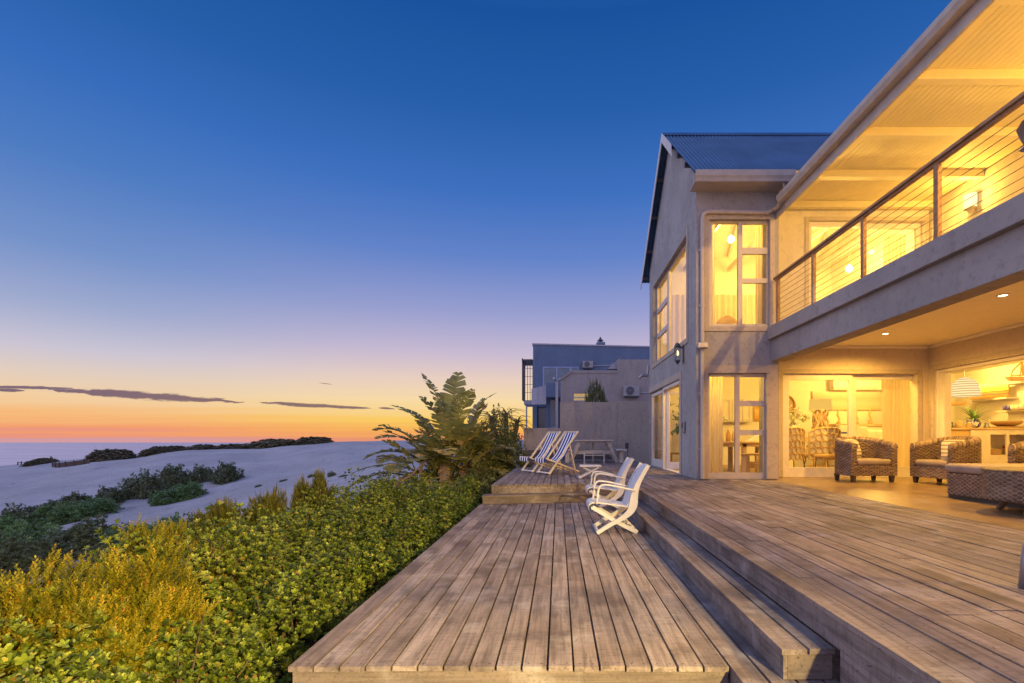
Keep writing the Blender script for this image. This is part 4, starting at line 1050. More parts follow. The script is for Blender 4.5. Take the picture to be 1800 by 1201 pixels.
for a in pp[::2]: MB().tube([(a[0], a[1]-.1, a[2]-.3), (a[0], a[1]-.1, a[2]+.95)], .07, 6).build('post', M['metal_dark'], bar)
pass
# ------------------------------------------------------------------ neighbouring houses
def NX(px, Y): return (px-CX)*Y/F
def NZ(y, Y): return CZ+(CY-y)*Y/F
YB = 36.0
nb = thing('blue_house', (NX(1040,YB), YB, -.8), 'blue grey flat roofed neighbouring house with a slatted side balcony', 'house')
x0 = NX(937, YB); zt0 = NZ(606, YB); zt1 = NZ(612, YB); x1 = NX(1190, YB)
mb = MB(); mb.hexa([(x0,YB,-1),(x1,YB,-1),(x1,YB+9,-1),(x0,YB+9,-1),(x0,YB,zt0),(x1,YB,zt1),(x1,YB+9,zt1),(x0,YB+9,zt0)]); mb.build('wall', M['bluewall'], nb)
mb = MB(); mb.hexa([(x0-.06,YB-.06,zt0+.002),(x1,YB-.06,zt1+.002),(x1,YB+9,zt1+.002),(x0-.06,YB+9,zt0+.002),(x0-.06,YB-.06,zt0+.10),(x1,YB-.06,zt1+.10),(x1,YB+9,zt1+.10),(x0-.06,YB+9,zt0+.10)]); mb.build('coping', M['palewall'], nb)
ch = MB().box(NX(1050,YB), NX(1065,YB), YB+.5, YB+1.2, zt1-.3, NZ(599,YB)).build('chimney', M['bluewall'], nb)
mb = MB(); cx_ = NX(1057,YB); mb.lathe([(.10,0),(.10,.12),(.26,.14),(.10,.30),(.04,.44),(.001,.46)], (cx_, YB+.85, NZ(599,YB)), 12); mb.build('cowl', M['metal_dark'], ch)
wz0, wz1 = NZ(692,YB), NZ(645,YB)
f = MB().panel('y', YB-.06, YB-.003, NX(954,YB), NX(1018,YB), wz0, wz1, [(NX(956.5,YB), NX(977.5,YB), wz0+.1, wz1-.08), (NX(980,YB), NX(1001,YB), wz0+.1, wz1-.08), (NX(1005,YB), NX(1016,YB), wz0+.1, wz1-.08)]).build('window', mat_plain('pale blue window frame', (.30,.36,.52), .5), nb)
g = MB(); g.box(NX(956,YB), NX(1017,YB), YB-.03, YB-.004, wz0+.05, wz1-.05); g.build('pane', M['glass_dark'], f)
# side balcony with slatted canopy
Yp = 36.5
mb = MB(); xa, xb = NX(918,Yp), x0-.05
for i in range(14): mb.box(xa, xb, Yp+.22*i, Yp+.22*i+.05, NZ(633,Yp)-.0, NZ(633,Yp)+.06)
mb.box(xa-.03, xa+.03, Yp, Yp+3.2, NZ(634,Yp)-.08, NZ(632,Yp)+.1)
mb.build('canopy', M['metal_dark'], nb)
mb = MB(); zb, zt_ = NZ(704,Yp), NZ(634,Yp)
for i in range(5): mb.box(xa+(xb-xa)*i/4-.02, xa+(xb-xa)*i/4+.02, Yp, Yp+.03, zb, zt_)
for i in range(6): mb.box(xa, xb, Yp+.032, Yp+.05, zb+(zt_-zb)*i/5-.015, zb+(zt_-zb)*i/5+.015)
for i in range(12): mb.box(xa+.002, xa+.03, Yp+.26*i+.06, Yp+.26*i+.09, zb, zt_)
mb.build('balcony_screen', M['metal_dark'], nb)
mb = MB(); mb.box(NX(921,Yp), xb, Yp, Yp+3, NZ(711,Yp), NZ(704.5,Yp)); mb.box(xa+.25, xa+.36, Yp+.2, Yp+.3, -.8, NZ(711.5,Yp)); mb.build('balcony_floor', M['palewall'], nb)
# rounded terrace parapet and ground floor
Yq = 33.0
mb = MB(); zt_, zb = NZ(680,Yq), NZ(711,Yq); xs = [NX(p,Yq) for p in (934, 944, 953, 960)]
P = [(xs[0], Yq+.2, NZ(683,Yq)), (xs[1], Yq+.05, NZ(681,Yq)), (xs[2], Yq, NZ(679,Yq)), (xs[3], Yq-.02, NZ(676,Yq))]
for a, b in zip(P, P[1:]): mb.hexa([(a[0],a[1],zb),(b[0],b[1],zb),(b[0],b[1]+.2,zb),(a[0],a[1]+.2,zb),(a[0],a[1],a[2]),(b[0],b[1],b[2]),(b[0],b[1]+.2,b[2]),(a[0],a[1]+.2,a[2])])
mb.build('parapet', M['palewall'], nb)
mb = MB(); mb.box(NX(960,32.7), NX(987,32.7), 32.7, 35.9, NZ(698,32.7), NZ(673,32.7)); mb.box(NX(936,34), NX(944,34), 34, 35.9, -.8, NZ(712,34)); mb.box(NX(960,33.5), NX(965,33.5), 33.5, 35.9, -.8, NZ(698.5,33.5)); mb.build('terrace', M['bluewall'], nb)
f = MB().panel('y', 33.9, 33.96, NX(965.5,33.9), NX(979,33.9), -.5, NZ(694,33.9), [(NX(968,33.9), NX(977,33.9), NZ(750,33.9), NZ(697,33.9))]).build('window', bpy.data.materials['pale blue window frame'], nb)
MB().box(NX(967,33.9), NX(978,33.9), 33.965, 33.98, -.4, NZ(696,33.9)).build('pane', M['glass_dark'], f)
f = MB().panel('y', 35.0, 35.06, NX(944.5,35), NX(961,35), -.5, NZ(713,35), [(NX(946,35), NX(960,35), -.4, NZ(716,35))]).build('door', M['bluewall'], nb)
MB().box(NX(945,35), NX(961,35), 35.065, 35.08, -.45, NZ(714,35)).build('pane', M['glass_dark'], f)
# taupe house in front of it
YT = 28.0
th_ = thing('taupe_house', (NX(1060,YT), YT, -.8), 'taupe neighbouring house with stepped parapet behind the garden wall', 'house')
prof = [(NX(986,YT), -.8), (NX(1180,YT), -.8), (NX(1180,YT), NZ(632,YT)), (NX(1086,YT), NZ(632,YT)), (NX(1086,YT), NZ(651.5,YT)), (NX(1004,YT), NZ(651.5,YT)), (NX(1003,YT), NZ(655,YT)), (NX(986,YT), NZ(668,YT))]
WTX = (NX(1007,YT), NX(1036,YT), NZ(705,YT), NZ(690.5,YT))
mb = MB(); mb.panel('y', YT, YT+.25, NX(986,YT), NX(1180,YT), -.8, NZ(668,YT), [WTX])
mb.prism([(NX(986,YT), NZ(668,YT)), (NX(1180,YT), NZ(668,YT)), (NX(1180,YT), NZ(632,YT)), (NX(1086,YT), NZ(632,YT)), (NX(1086,YT), NZ(651.5,YT)), (NX(1004,YT), NZ(651.5,YT)), (NX(1003,YT), NZ(655,YT))], 'y', YT, YT+.25)
mb.box(NX(986,YT), NX(986,YT)+.25, YT+.252, YT+5, -.8, NZ(669,YT))
mb.build('wall', M['taupe'], th_)
mb = MB(); mb.hexa([(NX(985,YT),YT-.10,NZ(669,YT)),(NX(1004,YT),YT-.10,NZ(655.5,YT)),(NX(1004,YT),YT-.002,NZ(655.5,YT)),(NX(985,YT),YT-.002,NZ(669,YT)),(NX(985,YT),YT-.10,NZ(666,YT)),(NX(1004,YT),YT-.10,NZ(652.5,YT)),(NX(1004,YT),YT-.002,NZ(652.5,YT)),(NX(985,YT),YT-.002,NZ(666,YT))])
mb.box(NX(1004.2,YT), NX(1085.5,YT), YT-.04, YT+.29, NZ(656,YT), NZ(651.3,YT)); mb.build('coping', M['taupe'], th_)
mb = MB(); mb.prism([(NX(1066,YT+1), NZ(651.5,YT+1)), (NX(1086,YT+1), NZ(651.5,YT+1)), (NX(1086,YT+1), NZ(633,YT+1))], 'y', YT+.3, YT+1.2); mb.build('parapet', M['palewall'], th_)
f = MB().panel('y', YT+.05, YT+.11, WTX[0]+.01, WTX[1]-.01, WTX[2]+.01, WTX[3]-.01, [(WTX[0]+.06, WTX[1]-.06, WTX[2]+.04, WTX[2]+.17), (WTX[0]+.06, WTX[1]-.06, WTX[2]+.24, WTX[3]-.05)]).build('window', M['frame'], th_)
m_, t, out = material('lamp lit curtain'); nz = t.noise(obj_co(t, (14, 1, 1.5)), 1.0, 3, .6); e = t.add('ShaderNodeEmission'); t.put(e.inputs[0], t.mix(nz, (.30,.18,.07), (.75,.52,.25))); e.inputs[1].default_value = .9; t.l.new(e.outputs[0], out.inputs[0])
MB().box(WTX[0]+.03, WTX[1]-.03, YT+.12, YT+.14, WTX[2]+.02, WTX[3]-.02).build('pane', m_, f)
# grey column with spout
mb = MB(); mb.box(NX(976.5,27), NX(981,27), 27, 27.2, -.8, NZ(670,27)); mb.tube([(NX(980,27), 27.1, NZ(672,27)), (NX(976,27), 27.0, NZ(668,27)), (NX(973.5,27), 26.9, NZ(665.5,27))], .07, 8); mb.tube([(NX(980,27),27.1,NZ(670,27)), (NX(985.5,27),27.1,NZ(666,27))], .08, 8)
mb.build('downpipe', M['metal'], th_)
M['acbody'] = mat_plain('off white unit casing', (.34,.33,.32), .5)
def aircon(px0, px1, y0, y1, Y, lb):
    xa, xb, za, zb = NX(px0,Y), NX(px1,Y), NZ(y1,Y), NZ(y0,Y); wv = xb-xa; h = zb-za
    a = thing('air_conditioner', ((xa+xb)/2, Y-.3, za), lb, 'air conditioner', 'air conditioner units on the neighbouring houses')
    MB().box(xa, xb, Y-.36, Y-.06, za, zb).build('body', M['acbody'], a, bevel=.02)
    c = (xa+wv*.40, za+h*.52); rad = h*.42
    mb = MB(); n = 24
    vs = [(c[0]+rad*math.cos(i*2*math.pi/n), Y-.366, c[1]+rad*math.sin(i*2*math.pi/n)) for i in range(n)]
    mb._a(vs, [tuple(range(n))]); gr = mb.build('fan_grille', M['metal_dark'], a, fix=False)
    mb = MB()
    for q in (.35, .65, .95):
        mb.tube([(c[0]+rad*q*math.cos(i*2*math.pi/n), Y-.372, c[1]+rad*q*math.sin(i*2*math.pi/n)) for i in range(n+1)], .008, 4, cap=False)
    for i in range(8): mb.tube([(c[0], Y-.372, c[1]), (c[0]+rad*math.cos(i*.785), Y-.372, c[1]+rad*math.sin(i*.785))], .007, 4)
    mb.lathe([(.05,0),(.05,.01)], (0,0,0), 8) if False else None
    mb.build('guard', M['metal'], a)
    MB().tube([(xb-.02, Y-.08, za+h*.4), (xb+.25, Y-.03, za+h*.35), (xb+1.4, Y-.03, za+h*.45), (xb+1.45, Y-.03, za+h*.8)], .035, 6).build('conduit', M['palewall'], a)
    MB().box(xa+.05, xb-.05, Y-.40, Y-.005, za-.07, za-.01).build('bracket', M['metal_dark'], a)
    return a
aircon(1024, 1042, 636, 647.5, YB, 'air conditioner unit on the blue house, upper and farther of the two')
aircon(1095, 1122.5, 679.5, 697, YT, 'air conditioner unit with black fan on the taupe house, nearer of the two')
# conifer-like bush behind the wall
cb = Plant('dark_leaved_shrub', 'shrub', M['darkgreen'], sprigs, 900, .9, .9, 1.6, 131, twigs=30, tone=(.2,.9), up=1.8, size=(1.2,2.0))
cb.put((NX(1047,23), 23, NZ(712,23)-.75), 0, (.62, .62, 1.0), 'small dark pointed shrub showing above the garden wall', 'dark shrubs behind the hedge')
# garden wall
YW = 20.5
gw = thing('garden_wall', (NX(1040,YW), YW, .2), 'taupe plastered garden wall with a lower left end behind the deck', 'wall')
mb = MB(); xs0, xs1 = NX(921,YW), NX(984.5,YW)
mb.panel('y', YW, YW+.22, xs0, xs1-.001, -.9, NZ(752.5,YW)); mb.panel('y', YW-.003, YW+.225, xs1, NX(1085,YW), -.9, NZ(707,YW)); mb.panel('y', YW-.03, YW+.22, NX(1085,YW)+.006, 5.5, -.9, NZ(705.5,YW))
mb.build('wall', M['gardenwall'], gw)
mb = MB()
for i in range(4): mb.box(xs0-.05, NX(1085,YW), YW-.30+.002*i, YW-.034, .10+.16*i, .10+.16*i+.145)
mb.build('timber_seat', M['deckx'], gw)
# small dark box on a thin post
bx = thing('post_box', (NX(1101,20.2), 20.1, ZU), 'small dark box on a thin post in front of the garden wall', 'box')
MB().box(NX(1099,20.1), NX(1104.5,20.1), 20.0, 20.12, NZ(788,20.1), NZ(778.5,20.1)).build('box', M['metal_dark'], bx, bevel=.01)
MB().tube([(NX(1103.5,20.1), 20.1, ZU), (NX(1103.5,20.1), 20.1, NZ(788,20.1))], .016, 6).build('post', M['metal_dark'], bx)

# ------------------------------------------------------------------ fittings on the sea-facing wall
def at_gable(px, y):      # point on the gable wall plane
    Y = 2.985*F/(px-CX); return 2.985, Y, NZ(y, Y)
X_, Y_, Z_ = at_gable(1202, 621)
la = thing('wall_lantern', (X_-.12, Y_, Z_), 'dark metal lantern with glass panes on the sea-facing wall', 'wall lamp')
mb = MB(); c = (X_-.15, Y_, Z_)
mb.lathe([(.072, .14), (.085, .155), (.055, .22), (.02, .25), (.001, .26)], c, 6); mb.lathe([(.06,-.20), (.065,-.17), (.001,-.165)], c, 6, cap=False); mb.lathe([(.001,-.28), (.025,-.25), (.06,-.2)], c, 6, cap=False)
for i in range(6):
    a = i*math.pi/3; mb.tube([(c[0]+.060*math.cos(a), c[1]+.060*math.sin(a), c[2]-.18), (c[0]+.070*math.cos(a), c[1]+.070*math.sin(a), c[2]+.15)], .007, 5)
mb.build('lantern_frame', M['metal_dark'], la)
MB().lathe([(.055,-.17), (.065,.145)], c, 6, cap=False).build('glass', M['glass'], la, fix=False)
MB().lathe([(.001,-.06), (.022,-.04), (.026,.02), (.001,.07)], c, 10).build('bulb', mat_emit('small lit bulb', (1,.75,.35), 3.5), la, smooth=True)
MB().box(X_-.028, X_-.001, Y_-.05, Y_+.05, Z_-.22, Z_+.2).bar((X_-.02, Y_, Z_+.12), (X_-.13, Y_, Z_+.17), .03, .03).build('back_plate', M['metal_dark'], la)
X_, Y_, Z_ = at_gable(1203.5, 751)
kb = thing('key_box', (X_, Y_, Z_-.14), 'small grey weatherproof box on the sea-facing wall beside the door', 'box')
MB().box(X_-.06, X_-.001, Y_-.10, Y_+.06, Z_-.13, Z_+.13).build('body', M['metal'], kb, bevel=.015); MB().box(X_-.068, X_-.0605, Y_-.075, Y_+.035, Z_-.02, Z_+.10).build('cover', M['metal_dark'], kb, bevel=.004)
X_, Y_, Z_ = at_gable(1141, 657)
so = thing('wall_spotlight', (X_, Y_, Z_), 'small tubular outdoor spotlight sticking out from the far end of the sea-facing wall', 'spotlight')
MB().tube([(X_-.02, Y_, Z_+.26), (X_-.05, Y_, Z_-.03)], .05, 8).build('bracket', M['metal'], so); MB().tube([(X_-.03, Y_, Z_-.05), (X_-.22, Y_, Z_-.06), (X_-.34, Y_, Z_-.15)], [.055,.06,.05], 10).build('lamp_head', M['metal'], so)
Xf, Yf, Zf = HX(1232, 10.35), 10.35, HZ(608, 10.35)
fl = thing('floodlight', (Xf, 10.45, Zf), 'small double floodlight clamped beside the downpipe at the house corner', 'floodlight')
MB().box(Xf-.10, Xf+.13, Yf-.12, Yf-.02, Zf-.07, Zf+.06).build('lamp_head', M['metal'], fl, bevel=.02); MB().box(Xf-.06, Xf+.09, Yf-.127, Yf-.121, Zf-.05, Zf+.03).build('lens', M['frame'], fl)
MB().tube([(Xf-.03, Yf-.06, Zf), (Xf-.03, 10.498, Zf+.02)], .022, 8).build('bracket', M['metal_dark'], fl)

# ------------------------------------------------------------------ furniture on the decks
# striped deck chairs
dc = thing('deck_chair', (0,0,0), '', 'deck chair', 'striped deck chairs on the raised platform')
W = .56
foot, top = Vector((0,0,.02)), Vector((.86,0,1.07))
s0, s1 = Vector((-.06,0,.40)), Vector((.92,0,.05))
for y in (0, W):
    o = Vector((0,y,0))
    MB().bar(foot+o, top+o, .034, .058, (0,1,0)).build('back_rail', M['cream_wood'], dc, bevel=.006)
for y in (.045, W-.045):
    o = Vector((0,y,0)); MB().bar(s0+o, s1+o, .034, .058, (0,1,0)).build('seat_rail', M['cream_wood'], dc, bevel=.006)
for y in (-.03, W+.03):
    o = Vector((0,y,0)); MB().bar(foot.lerp(top,.68)+o, Vector((.74,0,.13))+o, .024, .045, (0,1,0)).build('prop', M['cream_wood'], dc, bevel=.005)
for a, b, k in ((top+Vector((-.01,-.02,-.015)), top+Vector((-.01,W+.02,-.015)), .035), (s0+Vector((.01,0,0)), s0+Vector((.01,W,0)), .035), ((.74,-.04,.13), (.74,W+.04,.13), .03), ((.85,.03,.075), (.85,W-.03,.075), .03)):
    MB().bar(a, b, k, k).build('crossbar', M['cream_wood'], dc, bevel=.004)
MB().bar((.03,.0,.05), (.03,W,.05), .10, .02).build('foot_board', mat_plain('white foot board', (.74,.74,.76), .5), dc, bevel=.004)
ctrl = [(.85,1.06),(.74,.86),(.62,.65),(.50,.47),(.36,.345),(.20,.30),(.07,.345),(-.055,.415),(-.085,.40),(-.09,.36),(-.085,.31)]
def smoothc(c, n):
    out_ = []
    for i in range(len(c)-1):
        p0 = c[max(i-1,0)]; p1 = c[i]; p2 = c[i+1]; p3 = c[min(i+2,len(c)-1)]
        for k in range(n):
            t_ = k/n; out_.append(tuple(.5*((2*p1[a])+(-p0[a]+p2[a])*t_+(2*p0[a]-5*p1[a]+4*p2[a]-p3[a])*t_*t_+(-p0[a]+3*p1[a]-3*p2[a]+p3[a])*t_**3) for a in range(len(p1))))
    return out_+[c[-1]]
cv = smoothc(ctrl, 4)
P = [[(x-.0, .03+(W-.06)*j/6, z - .02*math.sin(math.pi*j/6)*(0 if i < 3 else 1)) for j in range(7)] for i, (x, z) in enumerate(cv)]
MB().grid(P, len(P), 7).build('canvas_sling', M['canvas'], dc, smooth=True, fix=False)
dc.location = (NX(964.8, 11.7), 11.7, ZU); dc.rotation_euler = (0,0,R(33)); dc['label'] = 'blue and white striped deck chair nearer the picnic table'
copy_tree(dc, (NX(935.4, 12.4), 12.4, ZU), R(33), 'blue and white striped deck chair nearer the sea')
# picnic table
Yt = 18.2; pt = thing('picnic_table', (NX(1043,Yt), Yt, ZU), 'weathered white wooden picnic table with attached benches before the garden wall', 'picnic table')
cx_, cz_ = NX(1042.5,Yt), ZU
mb = MB(); zt = NZ(773.5,Yt)
for i in range(8): mb.box(cx_-.70, cx_+.70, Yt-.60+.15*i, Yt-.60+.15*i+.142, zt-.045, zt)
mb.build('tabletop', M['white_wood'], pt, bevel=.006)
for yy_ in (Yt-.45, Yt+.45):
    for sg in (-1, 1):
        MB().bar((cx_+sg*.52, yy_, zt-.05), (cx_+sg*.86, yy_, ZU+.01), .13, .05, (0,1,0)).build('leg', M['white_wood'], pt, bevel=.005)
mb = MB()
for yy_ in (Yt-.40, Yt+.50): mb.box(cx_-1.05, cx_+1.05, yy_, yy_+.045, ZU+.30, ZU+.43)
mb.box(cx_-.62, cx_+.62, Yt-.46, Yt-.41, zt-.12, zt-.05)
mb.build('crossbeam', M['white_wood'], pt, bevel=.005)
for sg in (-1, 1):
    MB().box(cx_+sg*.98-.17, cx_+sg*.98+.17, Yt-.85, Yt+.75, ZU+.432, ZU+.475).build('bench_seat', M['white_wood'], pt, bevel=.006)
    mb = MB()
    for yy_ in (Yt-.75, Yt+.6): MB().box(cx_+sg*.98-.07, cx_+sg*.98+.07, yy_, yy_+.10, ZU, ZU+.43).build('bench_leg', M['white_wood'], pt, bevel=.005)
mb = MB(); mb.tube([(cx_, Yt, ZU), (cx_, Yt, zt-.05)], .035, 8); mb.build('centre_post', M['white_wood'], pt)
# low white frame stool in front of the table
Ys = 16.9; fs = thing('frame_stool', (NX(1044,Ys), Ys, ZU), 'thin legged cream metal stool in front of the picnic table', 'stool')
xa, xb = NX(1026,Ys), NX(1062.5,Ys); zt = NZ(792.5,Ys)
MB().box(xa, xb, Ys-.17, Ys+.17, zt-.02, zt).build('seat', M['white_wood'], fs, bevel=.005)
for x in (xa+.02, xb-.02):
    for y in (Ys-.15, Ys+.15): MB().tube([(x,y,zt-.02),(x,y,ZU)], .014, 6).build('leg', M['chairwhite'], fs)
mb = MB(); mb.tube([(xa+.02,Ys-.15,zt-.16),(xb-.02,Ys-.15,zt-.16)], .010, 6); mb.tube([(xa+.02,Ys+.15,zt-.16),(xb-.02,Ys+.15,zt-.16)], .010, 6); mb.build('stretcher', M['chairwhite'], fs)
# folding footstool
Yo = 10.75; xo = NX(1037.5,Yo); ft = thing('folding_footstool', (xo, Yo, ZU), 'small white folding footstool with crossed legs', 'footstool')
mb = MB(); zt = NZ(817.5,Yo)
for i in range(4): mb.box(xo-.235, xo+.235, Yo-.17+.088*i, Yo-.17+.088*i+.078, zt-.04, zt)
mb.build('seat', M['chairwhite'], ft, bevel=.012)
for y in (Yo-.14, Yo+.14):
    MB().bar((xo-.24, y, ZU+.02), (xo+.17, y, zt-.05), .03, .055, (0,1,0)).build('leg', M['chairwhite'], ft, bevel=.006)
    MB().bar((xo+.16, y+.035, ZU+.10), (xo-.17, y+.035, zt-.05), .03, .045, (0,1,0)).build('leg', M['chairwhite'], ft, bevel=.006)
MB().bar((xo-.24, Yo-.16, ZU+.03), (xo-.24, Yo+.16, ZU+.03), .04, .04).build('crossbar', M['chairwhite'], ft, bevel=.006); MB().bar((xo+.16, Yo-.12, ZU+.10), (xo+.16, Yo+.19, ZU+.10), .035, .035).build('crossbar', M['chairwhite'], ft, bevel=.006)
# white folding armchairs
wc = thing('garden_chair', (0,0,0), '', 'garden chair', 'white folding garden chairs beside the long step')
W = .50
seatc = smoothc([(-.065,.335),(-.07,.375),(-.045,.415),(.02,.43),(.15,.415),(.30,.395),(.43,.375)], 4)
mb = MB()
for k in range(5):
    y0 = .03+.09*k
    for a, b in zip(seatc, seatc[1:]):
        mb.hexa([(a[0],y0,a[1]-.018),(b[0],y0,b[1]-.018),(b[0],y0+.080,b[1]-.018),(a[0],y0+.080,a[1]-.018),(a[0],y0,a[1]),(b[0],y0,b[1]),(b[0],y0+.080,b[1]),(a[0],y0+.080,a[1])], .5)
mb.build('seat', M['chairwhite'], wc)
backc = smoothc([(.42,.37),(.46,.45),(.52,.60),(.59,.75),(.665,.88),(.705,.93)], 4)
mb = MB()
for k in range(5):
    y0 = .035+.088*k; cut = [3, 1, 0, 1, 3][k]
    bc = backc[:len(backc)-cut]
    for a, b in zip(bc, bc[1:]):
        mb.hexa([(a[0],y0,a[1]),(a[0]+.02,y0,a[1]-.01),(a[0]+.02,y0+.078,a[1]-.01),(a[0],y0+.078,a[1]),(b[0],y0,b[1]),(b[0]+.02,y0,b[1]-.01),(b[0]+.02,y0+.078,b[1]-.01),(b[0],y0+.078,b[1])], .5)
mb.build('backrest', M['chairwhite'], wc)
sidec = smoothc([(.70,.925),(.63,.80),(.56,.66),(.52,.52),(.505,.40),(.46,.30),(.36,.215),(.20,.125),(.04,.02)], 4)
def ribbon(path, y, wy, thick):
    mb = MB(); P = []
    for i, p in enumerate(path):
        a = Vector(path[max(i-1,0)]); b = Vector(path[min(i+1,len(path)-1)]); d = (b-a).normalized(); n_ = Vector((-d.y, d.x))*thick(i/(len(path)-1))/2
        q = Vector(p); P.append([(q.x+n_.x, y, q.y+n_.y), (q.x+n_.x, y+wy, q.y+n_.y), (q.x-n_.x, y+wy, q.y-n_.y), (q.x-n_.x, y, q.y-n_.y), (q.x+n_.x, y, q.y+n_.y)])
    mb.grid(P, len(P), 5); mb._a([P[0][k] for k in range(4)], [(0,1,2,3)]); mb._a([P[-1][k] for k in range(4)], [(3,2,1,0)])
    return mb
legc = smoothc([(-.02,.36),(.06,.31),(.30,.16),(.565,.02)], 4)
for y in (-.005, W-.03):
    ribbon(sidec, y, .035, lambda t: .05+.055*math.exp(-((t-.5)/.2)**2)).build('side_frame', M['chairwhite'], wc)
for y in (.034, W-.069):
    ribbon(legc, y, .032, lambda t: .052).build('leg', M['chairwhite'], wc)
for y in (-.022, W+.014):
    arm = smoothc([(.53,y,.585),(.40,y-.01,.615),(.22,y-.015,.655),(.10,y-.01,.66),(.055,y,.60),(.045,y,.50),(.03,y+.005,.41)], 4)
    MB().tube(arm, .014, 8).build('armrest', M['chairwhite'], wc, smooth=True)
for a, b, k, h in [((.05,0,.03), (.05,W,.03), .03, .05), ((.545,.03,.035), (.545,W-.03,.035), .03, .05), ((-.01,.03,.345), (-.01,W-.03,.345), .05, .04)]+[((.40+.05*k, .04, .19-.05*k), (.40+.05*k, W-.04, .19-.05*k), .045, .02) for k in range(3)]:
    MB().bar(a, b, k, h).build('crossbar', M['chairwhite'], wc, bevel=.005)
wc.scale = (1, 1, .965); wc.location = (.455, 6.2, 0); wc.rotation_euler = (0,0,R(1)); wc['label'] = 'white folding garden chair nearest the camera on the lower deck'
copy_tree(wc, (.55, 8.1, 0), R(1), 'white folding garden chair partly hidden behind the nearest one')

# ------------------------------------------------------------------ rattan furniture
def weave(mb, path, z0, z1, cell=.066, row=.030, amp=.014, closed=False, zfun=None, flare=0.0):
    """woven wall along a plan path (list of (x,y)); outward is to the left of travel"""
    pth = [Vector(p) for p in path]; seg = [0]
    for a, b in zip(pth, pth[1:]): seg.append(seg[-1]+(b-a).length)
    L = seg[-1]; nu = max(2, int(L/cell)); nv = max(2, int((z1-z0)/row))
    def at(s_):
        i = max(0, min(len(pth)-2, int(np.searchsorted(seg, s_, side='right'))-1)); t_ = (s_-seg[i])/max(1e-9, seg[i+1]-seg[i])
        return pth[i].lerp(pth[i+1], min(1, t_)), (pth[i+1]-pth[i]).normalized()
    P = []
    for iu in range(2*nu+1):
        p, d = at(min(L-1e-6, L*iu/(2*nu))); n_ = Vector((d.y, -d.x))
        zt = z1 if zfun is None else zfun(p)
        colm = []
        for jv in range(2*nv+1):
            par = (-1)**((iu//2)+(jv//2)); fu = .5*(iu % 2); fv = .5*(jv % 2)
            dsp = amp*par*math.sin(math.pi*fu)*1.0 + amp*.8*(math.sin(math.pi*fv)-.5) + flare*(jv/(2*nv))
            q = p+n_*dsp; colm.append((q.x, q.y, z0+(zt-z0)*jv/(2*nv)))
        P.append(colm)
    nvv = 2*nv+1; vs = [q for c_ in P for q in c_]; b = len(mb.v)
    if mb.T is not None: vs = [tuple(mb.T @ Vector(q)) for q in vs]
    mb.v += vs
    tones = {}
    for i in range(2*nu):
        for j in range(2*nv):
            key = (j//2, (i+ (j//2)*3)//4); 
            if key not in tones: tones[key] = random.random()
            par = ((i//2)+(j//2)) % 2
            mb.f.append((b+i*nvv+j, b+(i+1)*nvv+j, b+(i+1)*nvv+j+1, b+i*nvv+j+1)); mb.tone.append(min(1, max(0, tones[key]*.30+.55*par+.08))); mb.mi.append(0)
def tub_path(Rr, D, n=20, rb=None):
    rb = rb or Rr
    p = [(-Rr, -D)] + [(-Rr, -D+(D)*k/4) for k in range(1, 5)]
    p += [(-Rr*math.cos(a), rb*math.sin(a)) for a in np.linspace(0, math.pi, n)[1:-1]]
    p += [(Rr, 0)] + [(Rr, -D*k/4) for k in range(1, 5)]
    return p
def make_tub():
    ch = thing('rattan_armchair', (0,0,0), '', 'armchair', 'rattan tub armchairs on the patio')
    Rr, D, th, zb, rb = .56, .50, .13, .13, .46
    zf = lambda p: .74 + .14*max(0, min(1, (p.y+D)/(D+.35)))
    outp = tub_path(Rr, D, 22, rb); inp = tub_path(Rr-th, D, 18, rb-th)
    mb = MB(); weave(mb, outp[::-1], zb, .8, zfun=zf); weave(mb, inp, .36, .8, zfun=zf)
    for s_ in (-1, 1):
        xs_ = sorted((s_*Rr, s_*(Rr-th))); weave(mb, [(xs_[0], -D), (xs_[1], -D)], zb, .74)
    weave(mb, [(-Rr+th, -D+.01), (Rr-th, -D+.01)], zb, .34)
    mb.build('wicker_shell', M['wicker'], ch, fix=False)
    rim = [((a[0]+b[0])/2, (a[1]+b[1])/2) for a, b in zip(tub_path(Rr, D, 22, rb), tub_path(Rr-th, D, 22, rb-th))]
    mb = MB(); pts = [(x, y, zf(Vector((x, y)))) for x, y in rim]
    mb.tube(pts, .066, 8)
    for k in range(len(pts)-1):
        for q in range(4):
            a = Vector(pts[k]).lerp(Vector(pts[k+1]), q/4); d = (Vector(pts[k+1])-Vector(pts[k])).normalized(); s2 = d.cross(Vector((0,0,1)))
            mb.tube([a+(s2*math.cos(t_)+Vector((0,0,1))*math.sin(t_))*.069+d*(t_-1.57)*.02 for t_ in np.linspace(-.5, 3.64, 7)], .010, 4, cap=False)
    mb.build('rim', M['wicker'], ch, fix=False)
    mb = MB(); mb.box(-Rr+th+.01, Rr-th-.01, -D+.03, .20, .30, .355); mb.build('seat_base', M['wicker'], ch)
    mb = MB(); mb.box(-Rr+th+.02, Rr-th-.02, -D-.02, .20, .36, .48); mb.build('seat_cushion', M['cushion'], ch, bevel=.045, smooth=True)
    for x in (-Rr+.09, Rr-.09):
        for y in (-D+.07, .18):
            MB().hexa([(x-.035,y-.035,0),(x+.035,y-.035,0),(x+.035,y+.035,0),(x-.035,y+.035,0),(x-.05,y-.05,zb+.02),(x+.05,y-.05,zb+.02),(x+.05,y+.05,zb+.02),(x-.05,y+.05,zb+.02)]).build('leg', M['legwood'], ch, bevel=.006)
    return ch
tub = make_tub()
tub.scale = (.86, .86, .98); tub.location = (6.36, 10.2, ZU); tub.rotation_euler = (0,0,R(3)); tub['label'] = 'rattan tub armchair standing in front of the sliding glass door'
